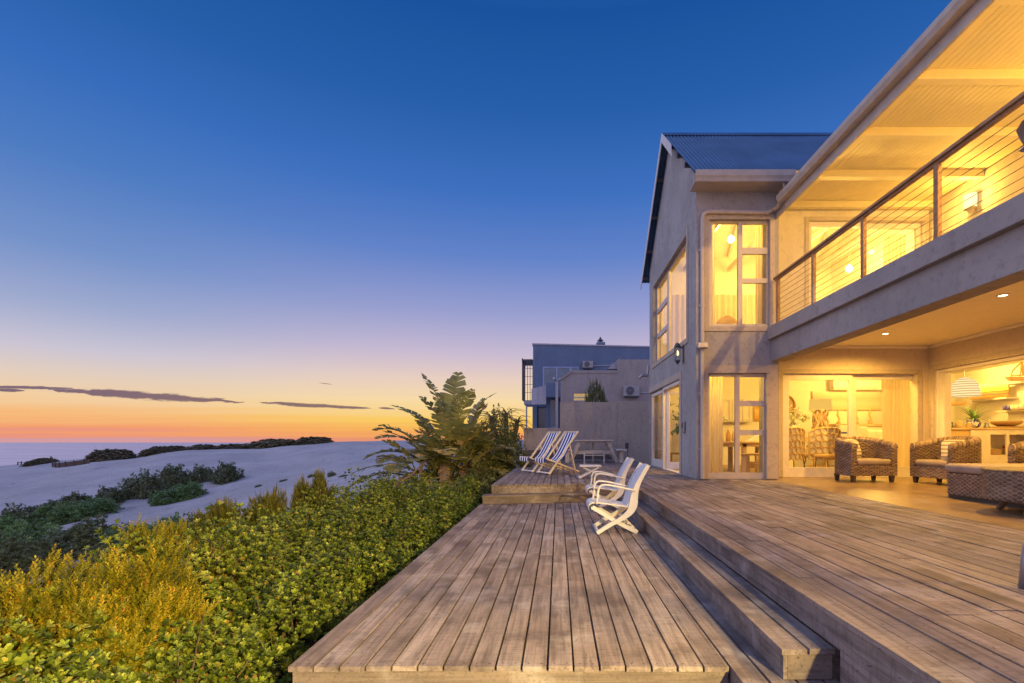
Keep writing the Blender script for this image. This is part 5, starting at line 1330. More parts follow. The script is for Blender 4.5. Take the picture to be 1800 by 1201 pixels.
tub2 = copy_tree(tub, (7.62, 9.4, ZU), R(-84), 'rattan tub armchair turned sideways before the wide kitchen opening')
tub3 = copy_tree(tub, (7.95, 7.62, ZU), R(-78), 'rattan tub armchair cut off by the right edge of the picture')
def pillow(loc, rz, tilt, lb, w_=.44, h_=.42):
    n = 10; P = []; T0 = Matrix.Rotation(tilt, 4, 'X')
    def pt_(i, j, s_):
        u_ = -1+2*i/n; v_ = -1+2*j/n; b = max(0, (1-u_**4)*(1-v_**4))**.5
        k = 1-.06*(1-abs(u_))*0
        return T0 @ Vector((u_*w_/2*(1-.05*v_*v_), s_*.085*b, h_/2+v_*h_/2*(1-.05*u_*u_)))
    mb = MB()
    for s_ in (-1, 1): mb.grid([[pt_(i, j, s_) for j in range(n+1)] for i in range(n+1)], n+1, n+1)
    o = mb.build('striped_pillow', M['pillow'], smooth=True); o.location = loc; o.rotation_euler = (0,0,rz)
    return tag(o, lb, 'pillow', 'striped pillows on the rattan armchairs')
pillow((6.22, 10.16, ZU+.47), R(22), R(-18), 'striped pillow in the armchair before the sliding door')
pillow((7.52, 9.16, ZU+.47), R(-40), R(-20), 'striped pillow in the armchair before the kitchen opening')
pc = MB(); pc.box(-.22,.22,-.05,.05,0,.42); o = pc.build('back_cushion', M['cushion'], bevel=.05, smooth=True); o.location = (7.98, 7.55, ZU+.47); o.rotation_euler = (R(-12),0,R(-78)); tag(o, 'taupe back cushion in the armchair at the right edge of the picture', 'cushion')
# ottoman and side table
x0, x1, y0, y1 = 5.93, 7.15, 5.95, 7.43
ot = thing('rattan_ottoman', ((x0+x1)/2, (y0+y1)/2, ZU), 'large rattan ottoman with a thick taupe cushion', 'ottoman')
mb = MB(); rp = .06
loop = [(x0+rp,y1),(x0,y1-rp),(x0,y0+rp),(x0+rp,y0),(x1-rp,y0),(x1,y0+rp),(x1,y1-rp),(x1-rp,y1),(x0+rp,y1)]
weave(mb, loop, ZU+.05, NZ(833,7.43)+.02, cell=.046, row=.026, amp=.010); mb.build('wicker_base', M['wicker'], ot, fix=False)
MB().box(x0+.03, x1-.03, y0+.03, y1-.03, ZU, ZU+.05).build('plinth', M['legwood'], ot)
MB().box(x0-.01, x1+.01, y0-.01, y1+.01, NZ(833,7.43)+.022, .85).build('cushion', M['cushion'], ot, bevel=.05, smooth=True)
cxs, cys, rs_ = 5.78, 5.72, .58
st_ = thing('round_side_table', (cxs, cys, ZU), 'round rattan drum table on splayed wooden legs at the right edge', 'side table')
mb = MB(); a_ = np.linspace(0, 2*math.pi, 49); weave(mb, [(cxs+rs_*math.cos(t_), cys+rs_*math.sin(t_)) for t_ in a_], .50, .86, cell=.05, row=.024, amp=.010)
mb.build('wicker_drum', M['wicker'], st_, fix=False)
mb = MB(); mb.lathe([(.001,.868),(rs_-.03,.868),(rs_,.858),(rs_+.006,.84)], (cxs,cys,0), 40, cap=False); mb.lathe([(rs_+.004,.52),(rs_-.02,.495),(.001,.49)], (cxs,cys,0), 40, cap=False); mb.build('tabletop', M['wicker'], st_, smooth=True)
for i in range(4):
    a = R(205)+i*math.pi/2; p0 = Vector((cxs+.36*math.cos(a), cys+.36*math.sin(a), .50)); p1 = Vector((cxs+.52*math.cos(a), cys+.52*math.sin(a), ZU)); p1 = Vector((cxs+.44*math.cos(a)-.03, cys+.44*math.sin(a), ZU+.002))
    MB().tube([p0, p1], [.042, .032], 10).build('leg', M['polewood'], st_, smooth=True)
# leaning parasol pole at the picture edge with its folded canopy
um = thing('patio_parasol', (2.81, 2.88, ZU), 'folded grey patio parasol whose leaning pole stands at the right edge of the deck', 'parasol')
MB().tube([(2.80, 2.88, ZU+.01), (3.02, 2.88, 2.6), (3.15, 2.88, 4.2)], .036, 14).build('pole', M['metal'], um, smooth=True)
MB().tube([(2.80, 2.88, ZU), (2.826, 2.88, ZU+.28)], [.048,.046], 14).build('sleeve', M['metal'], um, smooth=True)
mb = MB(); P = []
for i in range(24):
    a = i*2*math.pi/24; rr_ = .27+.05*math.cos(a*4)
    P.append([(3.20+.05*math.cos(a), 2.88+.05*math.sin(a), 4.2), (3.16+rr_*.4*math.cos(a), 2.88+rr_*.4*math.sin(a), 3.6), (3.12+rr_*.62*math.cos(a), 2.88+rr_*.62*math.sin(a), 3.20), (3.08+rr_*math.cos(a), 2.88+rr_*math.sin(a), 3.10+.03*math.cos(a*4))])
mb.grid(P, 24, 4, closed=True); mb.build('canopy', mat_cloth('grey parasol cloth', (.42,.41,.45)), um, smooth=True, fix=False)

# ------------------------------------------------------------------ inside the lit rooms
def curtain(xa, xb, Y, z0, z1, folds, amp, lb, mat, axis='x'):
    n = folds*8; P = []
    for i in range(n+1):
        t_ = i/n; o_ = amp*math.sin(2*math.pi*folds*t_)+amp*.4*math.sin(2*math.pi*folds*.37*t_)
        c_ = xa+(xb-xa)*t_
        P.append([(c_, Y+o_, z0), (c_, Y+o_*.9, (z0+z1)/2), (c_, Y+o_*.6, z1)] if axis == 'x' else [(Y+o_, c_, z0), (Y+o_*.9, c_, (z0+z1)/2), (Y+o_*.6, c_, z1)])
    o = MB().grid(P, n+1, 3).build('curtain', mat, smooth=True, fix=False)
    return tag(o, lb, 'curtain', 'cream curtains inside the lit windows')
def mat_curtain(name, c):
    m, t, out = material(name); d = t.add('ShaderNodeBsdfDiffuse'); d.inputs[0].default_value = (*c, 1); tr = t.add('ShaderNodeBsdfTranslucent'); tr.inputs[0].default_value = (*c, 1)
    mx = t.add('ShaderNodeMixShader'); mx.inputs[0].default_value = .5; t.l.new(d.outputs[0], mx.inputs[1]); t.l.new(tr.outputs[0], mx.inputs[2]); t.l.new(mx.outputs[0], out.inputs[0]); return m
M['curtain'] = mat_curtain('cream curtain', (.84,.74,.54)); M['sheer'] = mat_curtain('sheer white curtain', (.80,.74,.62))
curtain(HX(1244,10.9), HX(1272,10.9), 10.93, .36, 3.2, 6, .03, 'cream curtain at the left of the tall lower corner window', M['curtain'])
curtain(HX(1552,11.6), HX(1606,11.6), 11.62, .36, 3.2, 9, .03, 'heavy cream curtain inside the right half of the patio sliding door', M['curtain'])
curtain(HX(1247,10.9), HX(1257,10.9), 10.93, 3.55, 6.3, 3, .025, 'narrow cream curtain at the left of the tall upper corner window', M['sheer'])
curtain(HX(1329,10.9), HX(1349,10.9), 10.93, 3.55, 6.3, 5, .03, 'cream curtain at the right of the tall upper corner window', M['curtain'])
curtain(3.5, 6.4, 15.38, 3.52, 5.8, 16, .05, 'long sheer curtain across the back wall of the upper corner room', M['sheer'])
curtain(7.75, 8.3, 11.55, 3.66, 6.1, 6, .03, 'cream curtain at the right of the upper balcony door', M['curtain'])
curtain(15.3, 15.75, 3.35, .40, 2.75, 5, .03, 'pale curtain behind the closed leaf of the folding door', M['sheer'], 'y')
M['straw'] = mat_wicker('honey rattan', [(0, (.48,.31,.13)), (.5, (.60,.41,.19)), (1, (.70,.52,.28))]); M['shade'] = mat_emit('glowing lamp shade', (1.0,.56,.11), .95)
M['oak'] = mat_wood('honey oak', 'x', [(.58,.43,.26), (.62,.46,.28), (.60,.44,.27), (.66,.50,.32)], (.44,.30,.17), .5)
M['sofa'] = mat_cloth('white sofa cloth', (.76,.72,.64)); M['brownwood'] = mat_wood('brown cupboard wood', 'z', [(.40,.24,.10), (.43,.26,.115), (.41,.25,.105), (.46,.29,.125)], (.30,.17,.07), .5)
# woven ring-back chairs
def ring_chair(px0, px1, Y, lb):
    xa, xb = NX(px0,Y), NX(px1,Y); wv = xb-xa
    c = thing('woven_chair', ((xa+xb)/2, Y, .348), lb, 'chair', 'round ring patterned rattan chairs behind the sliding door')
    zt, zb = NZ(752,Y), NZ(809,Y); mb = MB(); n = 14; P = []
    def S(t_, s_): # curved back panel
        a = (t_-.5)*2.0; zz_ = zb+(zt-zb)*s_*(1-.12*abs(2*t_-1)**3); return Vector(((xa+xb)/2+wv*.52*math.sin(a)/math.sin(1.0), Y+.35*(1-math.cos(a)), zz_))
    for i in range(6):
        for j in range(5):
            t0, s0_ = (i+.5+(j % 2)*.25-.12)/6, (j+.5)/5; rt, rs2 = .082, .10
            pts = [S(min(1,max(0,t0+rt*math.cos(k*math.pi/8))), min(1,max(0,s0_+rs2*math.sin(k*math.pi/8))))+Vector((0,-.012,0)) for k in range(17)]
            mb.tube(pts, .014, 5, cap=False)
    mb.tube([S(0, 0)] + [S(0, k/6) for k in range(1, 7)] + [S(k/10, 1) for k in range(1, 11)] + [S(1, 1-k/6) for k in range(1, 7)], .02, 6)
    mb.build('backrest', M['straw'], c, fix=False)
    MB().grid([[S(i/10, j/4)+Vector((0,.02,0)) for j in range(5)] for i in range(11)], 11, 5).build('back_pad', M['sofa'], c, smooth=True, fix=False)
    MB().lathe([(.001,0),(wv*.5,0),(wv*.52,.05),(wv*.5,.10),(.001,.10)], ((xa+xb)/2, Y+.30, .80-.06), 20).build('seat', M['straw'], c, smooth=True)
    for sx in (-1, 1):
        for yy_ in (.05, .55): MB().tube([((xa+xb)/2+sx*wv*.36, Y+yy_, .74), ((xa+xb)/2+sx*wv*.44, Y+yy_+(-.04 if yy_ < .3 else .04), .348)], .013, 6).build('leg', M['metal_dark'], c)
    return c
ring_chair(1381, 1419, 12.0, 'ring patterned rattan chair partly cut off by the left door frame'); ring_chair(1429, 1483, 12.1, 'ring patterned rattan chair to the right of its twin')
# driftwood lamp on its table
Yl = 13.4; xl = NX(1442,Yl)
tb = thing('lamp_table', (xl, Yl, .348), 'small oak table under the driftwood lamp', 'table'); MB().box(xl-.35, xl+.35, Yl-.3, Yl+.3, .99, 1.03).build('tabletop', M['oak'], tb, bevel=.006)
for sx in (-1, 1):
    for sy in (-1, 1): MB().box(xl+sx*.30-.025, xl+sx*.30+.025, Yl+sy*.25-.025, Yl+sy*.25+.025, .348, .989).build('leg', M['oak'], tb)
lm = thing('driftwood_lamp', (xl, Yl, 1.031), 'table lamp with driftwood base and wide straw coloured drum shade', 'lamp'); r5 = np.random.default_rng(3)
mb = MB()
for i in range(16):
    a = i*.393; q = [Vector((xl+.17*math.cos(a+r5.normal()*.3)*(1+.25*math.sin(k*1.3+i)), Yl+.17*math.sin(a+r5.normal()*.3), 1.03+k*.165)) for k in range(7)]; mb.tube(q, [.026,.03,.024,.03,.022,.028,.02], 6)
mb.build('lamp_base', M['oak'], lm, fix=False)
MB().lathe([(.29,NZ(721.5,Yl)),(.27,NZ(702,Yl))], (xl,Yl,0), 28, cap=False).build('lamp_shade', M['shade'], lm, smooth=True, fix=False); lamp_light('lamp_light', (xl, Yl, NZ(711,Yl)), 14, lm, WARM, .06)
# sofa and cushions
Yso = 14.4; so_ = thing('white_sofa', (9.3, Yso, .348), 'long white slip-covered sofa inside the living room', 'sofa')
MB().box(8.2, 10.6, Yso, Yso+.25, .55, NZ(756,Yso)).build('backrest', M['sofa'], so_, bevel=.06, smooth=True); MB().box(8.2, 10.6, Yso-.75, Yso-.003, .42, .95).build('seat', M['sofa'], so_, bevel=.06, smooth=True)
for x in (8.05, 10.61): MB().box(x, x+.14, Yso-.75, Yso+.25, .40, 1.20).build('armrest', M['sofa'], so_, bevel=.05, smooth=True)
def cushion_in(px, y0, y1, Y, w_, mat, lb, rz=0):
    o = MB().box(-w_/2, w_/2, -.06, .06, 0, NZ(y0,Y)-NZ(y1,Y)).build('sofa_cushion', mat, bevel=.05, smooth=True); o.location = (NX(px,Y), Y, NZ(y1,Y)); o.rotation_euler = (R(-12), 0, rz)
    tag(o, lb, 'cushion', 'cushions on the white sofa')
M['bluestripe'] = mat_stripes('white cushion with blue band', 'Z', .36, .16, (.76,.74,.70), (.10,.13,.42), .02)
cushion_in(1494, 747, 790, 13.9, .52, M['bluestripe'], 'white cushion with a blue band seen through the sliding door'); cushion_in(1520, 749, 788, 13.8, .42, M['sofa'], 'white cushion leaning right of the blue banded one', .3)
# wall decorations
mi = thing('round_mirror', (NX(1380,15.95), 15.95, NZ(712,15.95)), 'round brown framed wall mirror cut by the left door frame', 'mirror')
mb = MB(); cxm, czm = NX(1379,15.95), NZ(713,15.95); mb.tube([(cxm+.34*math.cos(k*math.pi/16), 15.95, czm+.34*math.sin(k*math.pi/16)) for k in range(33)], .035, 8); mb.build('mirror_frame', M['brownwood'], mi)
mb = MB(); mb._a([(cxm+.33*math.cos(k*math.pi/16), 15.96, czm+.33*math.sin(k*math.pi/16)) for k in range(32)], [tuple(range(32))]); mb.build('mirror_glass', mat_plain('mirror brown', (.40,.26,.13), .3), mi, fix=False)
ai = thing('wall_air_conditioner', (NX(1503,15.9), 15.9, NZ(687,15.9)), 'white air conditioner high on the living room wall', 'air conditioner')
MB().box(NX(1459,15.9), NX(1545,15.9), 15.72, 15.995, NZ(687,15.9), NZ(667,15.9)).build('body', M['white'], ai, bevel=.04); MB().box(NX(1466,15.7), NX(1540,15.7), 15.70, 15.718, NZ(684,15.7), NZ(680,15.7)).build('louvre', M['frame'], ai)
def painting(name, xa, xb, Y, z0, z1, lb, cols):
    p = thing(name, ((xa+xb)/2, Y, z0), lb, 'painting'); m, t, out = material(name+' canvas')
    s_ = t.add('ShaderNodeSeparateXYZ'); t.put(s_.inputs[0], obj_co(t)); nn = t.noise(obj_co(t, (3,3,9)), 1.0, 4, .6)
    f_ = t.math('ADD', t.math('DIVIDE', s_.outputs[2], (z1-z0)), t.math('MULTIPLY', t.math('SUBTRACT', nn, .5), .35)); pbsdf(t, out, t.ramp(f_, cols), .7, .2)
    MB().box(xa, xb, Y-.03, Y-.002, z0, z1).build('canvas', m, p); return p
painting('seascape_painting', NX(1427,15.99), NX(1547,15.99), 15.97, NZ(721,15.99), NZ(688,15.99), 'wide pale seascape painting on the living room wall', [(0,(.60,.44,.26)),(.35,(.58,.50,.40)),(.6,(.52,.42,.30)),(1,(.70,.64,.52))])
for i, (px_, lb) in enumerate(((1474, 'leftmost dried seahorse ornament on the console behind the sofa'), (1506, 'middle dried seahorse ornament on the console behind the sofa'), (1530, 'rightmost dried seahorse ornament on the console behind the sofa'))):
    X0 = NX(px_, 15.6); mb = MB(); mb.tube([(X0, 15.6, NZ(742,15.6)), (X0+.03, 15.6, NZ(737,15.6)), (X0-.03, 15.6, NZ(730,15.6)), (X0+.0, 15.6, NZ(722,15.6)), (X0-.05, 15.6, NZ(719,15.6))], [.015,.025,.04,.03,.015], 7); mb.tube([(X0,15.6,NZ(745.5,15.6)),(X0,15.6,NZ(741,15.6))], [.07,.05], 8)
    tag(mb.build('seahorse_ornament', M['straw'], fix=False, smooth=True), lb, 'ornament', 'dried ornaments on the console')
cs = thing('console', (9.4, 15.6, .348), 'long pale console along the living room wall behind the sofa', 'console')
MB().box(NX(1462,15.6), NX(1556,15.6), 15.35, 15.85, NZ(750,15.6), NZ(745.5,15.6)).build('top', M['oak'], cs, bevel=.006); MB().box(NX(1464,15.6), NX(1554,15.6), 15.38, 15.82, .348, NZ(750.5,15.6)).build('body', M['inwall'], cs)
fv = thing('flower_vase', (NX(1394,13), 13.0, 1.26), 'vase of white flowers behind the left ring patterned chair', 'vase')
MB().lathe([(.05,0),(.10,.08),(.08,.2),(.05,.26),(.06,.30)], (NX(1394,13),13.0,1.26), 16).build('vase', M['white'], fv, smooth=True)
r6 = np.random.default_rng(4); P6 = np.array([NX(1395,13),13.0,1.78])+r6.normal(size=(60,3))*np.array([.16,.12,.12]); V6, F6 = scatter(*rosette(6,.09,.06,1.1,r6), frames(r6.normal(size=(60,3))+np.array([0,-.5,.8]), r6), P6, np.full(60,1.0)); quads('flowers', V6, F6, mat_leaf('white petals', [(0,(.35,.38,.16)),(.4,(.70,.66,.52)),(1,(.80,.78,.70))], .3), fv, np.repeat(r6.random(60), len(F6)//60))
vt = thing('sideboard', (NX(1392,13.1), 13.1, .348), 'pale sideboard under the flower vase', 'sideboard'); MB().box(NX(1372,13.1), NX(1412,13.1), 12.85, 13.4, 1.20, 1.259).build('top', M['oak'], vt); MB().box(NX(1374,13.1), NX(1410,13.1), 12.9, 13.35, .348, 1.199).build('body', M['inwall'], vt)
# dining corner behind the tall lower window
dt = thing('dining_table', (4.6, 12.8, .348), 'honey oak dining table seen through the tall lower corner window', 'table'); zt = NZ(776,12.4)
MB().box(4.0, 5.6, 12.3, 13.5, zt-.05, zt).build('tabletop', M['oak'], dt, bevel=.006)
for x in (4.75, 5.5):
    for y in (12.4, 13.38): MB().box(x-.05, x+.05, y-.05, y+.05, .348, zt-.051).build('leg', M['oak'], dt)
MB().box(4.05, 5.55, 12.35, 12.39, zt-.14, zt-.051).build('apron', M['oak'], dt)
be = thing('bench', (5.0, 12.0, .348), 'cream wooden bench at the dining table', 'bench'); zb_ = NZ(797,11.9)
MB().box(4.55, 5.4, 11.75, 12.1, zb_-.05, zb_).build('seat', M['straw'], be, bevel=.008); 
for x in (4.62, 5.32): MB().box(x-.04, x+.04, 11.8, 12.05, .348, zb_-.051).build('leg', M['oak'], be)
MB().box(4.6, 5.36, 11.83, 11.86, .50, .66).build('stretcher', M['oak'], be)
bk = MB(); bk.hexa([(4.95,12.5,zt),(5.2,12.5,zt),(5.2,12.75,zt),(4.95,12.75,zt),(4.97,12.56,zt+.02),(5.2,12.5,zt+.16),(5.2,12.75,zt+.16),(4.97,12.78,zt+.02)]); tag(bk.build('open_book', M['white']), 'white open book standing on the dining table', 'book')
jr = []
for i, (x, h_, r0, mt) in enumerate(((4.22,.42,.085,'oak'), (4.42,.30,.06,'brownwood'), (4.56,.26,.05,'straw'))):
    o = MB().lathe([(r0*.8,0),(r0,.05),(r0,h_*.6),(r0*.5,h_*.85),(r0*.6,h_)], (0,0,0), 14).build('jar', M[mt], smooth=True); o.location = (x, 12.6, zt); tag(o, ['tall tan jar on the dining table', 'brown jar between two others on the dining table', 'small straw coloured jar on the dining table'][i], 'jar', 'jars on the dining table')
pl_ = painting('framed_picture', NX(1327,15.9), NX(1344,15.9), 15.97, NZ(740,15.9), NZ(714,15.9), 'golden brown picture on the back wall of the dining corner', [(0,(.42,.22,.05)),(.4,(.62,.38,.10)),(.7,(.72,.52,.2)),(1,(.45,.24,.06))])
sh = thing('wall_cabinet', (4.6, 15.8, 2.0), 'pale glass fronted wall cabinet on the back wall of the dining corner', 'cabinet'); xa, xb = NX(1268,15.7), NX(1322,15.7)
MB().box(xa, xb, 15.7, 15.99, NZ(742,15.7), NZ(700,15.7)).build('body', M['inwall'], sh, bevel=.006)
for q in range(3): MB().panel('y', 15.67, 15.698, xa+.02+q*(xb-xa)/3, xa+(q+1)*(xb-xa)/3-.02, NZ(740,15.7), NZ(702,15.7), [(xa+.08+q*(xb-xa)/3, xa+(q+1)*(xb-xa)/3-.08, NZ(737,15.7), NZ(705,15.7))]).build('door', M['white'], sh)
# upstairs chair
uc = thing('round_back_chair', (NX(1279,12.2), 12.2, 3.5), 'cream round backed chair behind the tall upper corner window', 'chair'); cxu = NX(1279,12.2); zt = NZ(553,12.2)
MB().prism([(cxu+.30*math.cos(t_), zt-.36+.36*math.sin(t_)) for t_ in np.linspace(0, math.pi, 20)]+[(cxu-.30, 3.75), (cxu+.30, 3.75)], 'y', 12.2, 12.28).build('backrest', M['straw'], uc, bevel=.03, smooth=True); MB().box(cxu-.3, cxu+.3, 12.282, 12.8, 3.62, 3.75).build('seat', M['sofa'], uc, bevel=.04)
for x in (-.25, .25):
    for y in (12.33, 12.74): MB().tube([(cxu+x,y,3.62),(cxu+x,y,3.5)], .02, 6).build('leg', M['oak'], uc)
# kitchen behind the wide opening
Yk = 12.6; xk0 = NX(1652,Yk); zk = NZ(752,Yk)
kc = thing('kitchen_counter', (11, Yk, .348), 'cream bar height kitchen counter behind the wide patio opening', 'counter')
MB().box(xk0, 12.38, Yk-.05, Yk+.6, zk-.05, zk).build('worktop', M['oak'], kc, bevel=.006); MB().box(xk0+.03, NX(1704,Yk), Yk, Yk+.55, .348, zk-.051).build('cupboard', M['straw'], kc)
mb = MB().panel('y', Yk-.02, Yk+.02, NX(1705,Yk), 12.37, .348, zk-.052, [(NX(1740,Yk), NX(1768,Yk), NZ(800,Yk), NZ(764,Yk)), (NX(1773,Yk), NX(1815,Yk), NZ(800,Yk), NZ(764,Yk))]); mb.box(NX(1705,Yk), 12.37, Yk+.45, Yk+.5, .348, zk-.052); mb.build('shelf_unit', M['white'], kc)
MB().box(NX(1738,Yk), 12.36, Yk+.021, Yk+.44, NZ(801,Yk), NZ(799,Yk)).build('shelf', M['brownwood'], kc)
for i, (px_, y0, y1, w_, mt, lb) in enumerate(((1753, 799, 790, .42, 'brownwood', 'flat stack of brown trays in the counter niche'), (1787, 799, 789, .3, 'oak', 'oak box in the counter niche beside the red one'), (1790, 789, 784, .24, 'redbox', 'red box on top of the oak box in the counter niche'))):
    if mt == 'redbox' and 'redbox' not in M: M['redbox'] = mat_plain('red lacquer', (.42,.03,.02), .4)
    o = MB().box(-w_/2, w_/2, -.12, .12, 0, NZ(y0+0,Yk)*0+(y0-y1)*Yk/F).build('niche_box', M[mt], bevel=.01); o.location = (NX(px_,Yk), Yk+.2, NZ(y0,Yk)); tag(o, lb, 'box')
tc_ = thing('tall_cupboard', (NX(1661,14.2), 14.3, .348), 'tall brown wooden cupboard at the left of the kitchen', 'cupboard'); MB().box(NX(1640,14.2), NX(1671.5,14.2), 14.2, 14.8, zk+.0, NZ(712,14.2)).box(NX(1640,14.2), NX(1670,14.2), 14.2, 14.8, NZ(706,14.2), 3.24).build('body', M['brownwood'], tc_); MB().box(NX(1640,14.1), NX(1697,14.1), 14.1, 14.5, NZ(711.5,14.1), NZ(707,14.1)).build('shelf', M['brownwood'], tc_)
def shelf(px0, px1, y0, lb):
    Ya, Yb = 12.2*F/(px1-CX), 12.2*F/(px0-CX); z = NZ(y0, Yb)
    o = MB().box(12.05, 12.395, Ya, Yb, z-.045, z).build('wall_shelf', M['white'], bevel=.004); tag(o, lb, 'shelf', 'white shelves on the kitchen wall'); return z
z1_ = shelf(1711, 1779, 704, 'lower left white shelf carrying the small painting'); z2_ = shelf(1760, 1830, 722.5, 'lowest white shelf with blue and white cups'); z3_ = shelf(1772, 1840, 674, 'top white shelf carrying the model sailboat')
p_ = painting('small_painting', -.42, .42, 0, 0, .40, 'small landscape painting leaning on the kitchen shelf', [(0,(.30,.12,.03)),(.15,(.46,.20,.04)),(.25,(.08,.08,.12)),(.38,(.55,.26,.04)),(.42,(.06,.06,.08)),(.5,(.70,.44,.08)),(.75,(.74,.55,.16)),(.9,(.62,.44,.40)),(1,(.60,.42,.40))])
p_.location = (12.0, NX(1739,1)*0+12.0*F/(1739-CX), z1_); p_.rotation_euler = (R(-6), 0, R(-62))
sb = thing('model_sailboat', (11.95, 11.95*F/(1789-CX), z3_), 'honey coloured wooden model sailboat on the top kitchen shelf', 'model boat', rz=0); bx_, by_ = 11.95, 11.95*F/(1789-CX)
MB().hexa([(bx_-.20,by_-.05,z3_),(bx_+.18,by_-.05,z3_),(bx_+.18,by_+.05,z3_),(bx_-.20,by_+.05,z3_),(bx_-.30,by_-.08,z3_+.11),(bx_+.26,by_-.08,z3_+.11),(bx_+.26,by_+.08,z3_+.11),(bx_-.30,by_+.08,z3_+.11)]).build('hull', M['oak'], sb, bevel=.01)
mb = MB(); mb.tube([(bx_+.05,by_,z3_+.1),(bx_+.10,by_,z3_+.5)], .012, 6); mb.build('mast', M['brownwood'], sb)
sp = smoothc([(-.18,.13),(-.12,.28),(.10,.49)], 5); mb = MB(); mb.tube([(bx_+a,by_,z3_+b) for a, b in sp], .018, 6); mb.tube([(bx_+.10,by_,z3_+.49),(bx_+.12,by_,z3_+.30),(bx_+.15,by_,z3_+.14)], .04, 6); mb.tube([(bx_-.18,by_,z3_+.14),(bx_+.15,by_,z3_+.15)], .016, 6); mb.build('sail_frame', M['straw'], sb)
for i, px_ in enumerate((1767, 1774, 1781, 1789, 1797)):
    mt = 'cupblue' if i < 2 else 'white'
    if 'cupblue' not in M: M['cupblue'] = mat_plain('blue glaze', (.10,.08,.40), .3)
    mb = MB().lathe([(.045,0),(.055,.02),(.06,.12),(.05,.12),(.04,.02)], (0,0,0), 14); mb.tube([(.055,0,.09),(.10,0,.085),(.10,0,.04),(.055,0,.03)], .008, 6)
    o = mb.build('cup', M[mt], smooth=True); o.location = (11.98, 11.98*F/(px_-CX), z2_); tag(o, ['leftmost blue cup on the lowest kitchen shelf', 'second blue cup on the lowest kitchen shelf', 'white cup next to the blue cups on the shelf', 'middle one of the white cups on the shelf', 'white cup farthest right on the shelf'][i], 'cup', 'cups on the lowest kitchen shelf')
# pendants
m_, t, out = material('glowing woven shade'); s_ = t.add('ShaderNodeSeparateXYZ'); t.put(s_.inputs[0], obj_co(t)); fr_ = t.math('FRACT', t.math('MULTIPLY', s_.outputs[2], 17)); e = t.add('ShaderNodeEmission'); t.put(e.inputs[0], t.mix(t.smooth(fr_, .25, .6), (.62,.38,.11), (1,.78,.40))); e.inputs[1].default_value = 1.15; t.l.new(e.outputs[0], out.inputs[0]); M['wovenshade'] = m_
def dome_pendant(px, y0, y1, rpx, Y, lb, w_=20):
    x = NX(px,Y); z0, z1 = NZ(y1,Y), NZ(y0,Y); rad = rpx*Y/F; h = z1-z0
    p = thing('dome_pendant', (x, Y, z0), lb, 'pendant lamp', 'woven dome pendants in the kitchen')
    MB().lathe([(rad*math.cos(a)**.8 if a < 1.5 else .05, z0+h*math.sin(a)) for a in np.linspace(0, 1.5, 10)], (x,Y,0), 24, cap=False).build('lamp_shade', M['wovenshade'], p, smooth=True, fix=False)
    MB().tube([(x,Y,z1),(x,Y,3.24)], .008, 6).build('cord', M['white'], p); MB().lathe([(.001,-.05),(.05,-.02),(.055,.03),(.02,.09),(.001,.09)], (x,Y,z0+h*.45), 12).build('bulb', M['bulb'], p, smooth=True)
    lamp_light('lamp_light', (x, Y, z0+h*.1), w_, p, WARM, .08)
dome_pendant(1695.5, 664, 698, 22.5, 11.9, 'woven dome pendant hanging in the middle of the kitchen opening'); dome_pendant(1650, 672, 703, 13, 14.0, 'woven dome pendant partly hidden behind the door jamb', 10)
# things on the counter
po = thing('potted_palm', (NX(1725,Yk), Yk+.25, zk), 'spiky green plant in a blue and white pot on the counter', 'potted plant')
m_, t, out = material('blue and white glaze'); nn = t.noise(obj_co(t), 9, 3, .6, 1.0); pbsdf(t, out, t.mix(t.smooth(nn, .50, .54), (.72,.70,.66), (.05,.07,.28)), .25, .5)
MB().lathe([(.10,0),(.15,.05),(.17,.13),(.13,.20),(.145,.22)], (NX(1725,Yk), Yk+.25, zk), 20).build('pot', m_, po, smooth=True)
mb = MB(); r7 = np.random.default_rng(8)
for i in range(46):
    az = r7.random()*6.28; e = R(r7.uniform(15, 88)); L = r7.uniform(.42,.66); p = Vector((NX(1725,Yk), Yk+.25, zk+.2)); hd = Vector((math.cos(az), math.sin(az), 0)); s2 = Vector((-math.sin(az), math.cos(az), 0)); P = []
    for k in range(8): wv = .022*(1-(k/7.3)**2); P.append([p-s2*wv, p+s2*wv]); p = p+(hd*math.cos(e)+Vector((0,0,1))*math.sin(e))*L/7; e -= .16
    mb.grid(P, 8, 2, tone=r7.uniform(.2,.9))
mb.build('leaves', M['scrubgreen'], po, fix=False)
bo = thing('wooden_bowl', (NX(1781,Yk), Yk+.2, zk), 'wide oval wooden bowl on a board on the counter', 'bowl'); MB().box(NX(1757,Yk), NX(1808,Yk), Yk-.02, Yk+.4, zk+.002, zk+.035).build('board', M['brownwood'], bo, bevel=.008)
o = MB().lathe([(.001,.0),(.16,.0),(.30,.07),(.345,.135),(.33,.135),(.27,.07),(.001,.03)], (NX(1781,Yk), Yk+.2, zk+.036), 28).build('bowl', M['brownwood'], bo, smooth=True)
tp = thing('teal_casserole', (NX(1671.5,Yk), Yk+.2, zk), 'teal lidded casserole dish on the counter', 'casserole'); M['teal'] = mat_plain('teal enamel', (.06,.34,.28), .3)
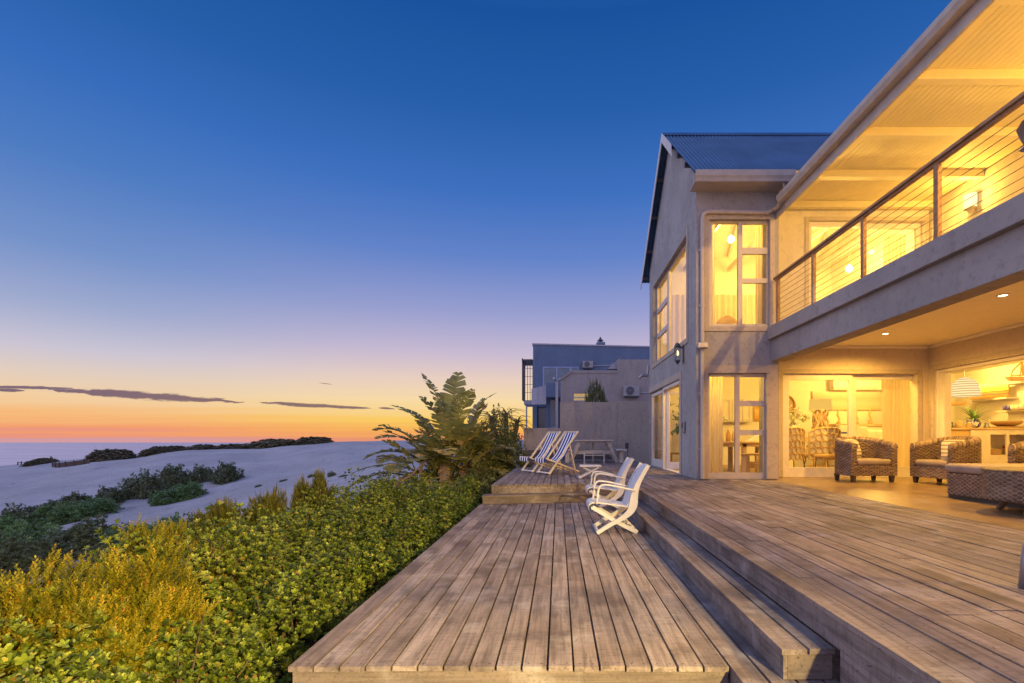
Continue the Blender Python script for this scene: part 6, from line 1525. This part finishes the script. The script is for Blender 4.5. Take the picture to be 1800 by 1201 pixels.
MB().lathe([(.12,0),(.15,.03),(.155,.10),(.15,.10)], (NX(1671.5,Yk), Yk+.2, zk), 24).build('pot', M['teal'], tp, smooth=True); MB().lathe([(.157,.101),(.12,.135),(.02,.145),(.02,.165),(.001,.165)], (NX(1671.5,Yk), Yk+.2, zk), 24).build('lid', M['teal'], tp, smooth=True)
for i, (px_, h_, r0, mt, lb) in enumerate(((1684.5,.16,.035,'metal_dark','dark pepper mill nearer the teal casserole'), (1690.5,.16,.035,'brownwood','brown pepper mill right of the dark one'), (1699,.20,.10,'oak','oak knife block on the counter'), (1713,.13,.09,'straw','small straw basket left of the blue and white pot'), (1746,.15,.07,'metal','dark patterned little pot right of the blue and white pot'))):
    o = MB().lathe([(r0,0),(r0*.9,h_*.3),(r0*.6,h_*.6),(r0*.75,h_*.85),(.001,h_)], (0,0,0), 14).build('counter_ornament', M[mt], smooth=True); o.location = (NX(px_,Yk), Yk+.2, zk); tag(o, lb, 'ornament')
# potted plant inside the folding door
pp_ = thing('potted_tree', (4.15, 14.7, .348), 'leafy green potted tree just inside the folding door', 'potted plant')
MB().lathe([(.16,0),(.21,.35),(.22,.42),(.19,.42)], (4.15,14.7,.348), 18).build('pot', M['brownwood'], pp_, smooth=True); MB().tube([(4.15,14.7,.7),(4.13,14.72,1.5),(4.15,14.7,2.1)], [.035,.03,.015], 8).build('trunk', M['twig'], pp_)
r8 = np.random.default_rng(14); P8 = np.array([4.12,14.6,1.75])+r8.normal(size=(420,3))*np.array([.26,.30,.36]); V8, F8 = scatter(*rosette(5,.16,.04,1.0,r8), frames(r8.normal(size=(420,3))+np.array([0,0,.5]), r8), P8, .7+.5*r8.random(420)); quads('crown', V8, F8, M['scrubgreen'], pp_, np.repeat(r8.random(420), len(F8)//420))
dn = thing('low_bench', (3.9, 15.1, .348), 'low dark wooden bench inside the folding door', 'bench'); MB().box(3.5, 4.3, 15.2, 15.5, .72, .77).build('seat', M['brownwood'], dn)
for x in (3.55, 4.25): MB().box(x-.03, x+.03, 15.22, 15.48, .348, .719).build('leg', M['brownwood'], dn)
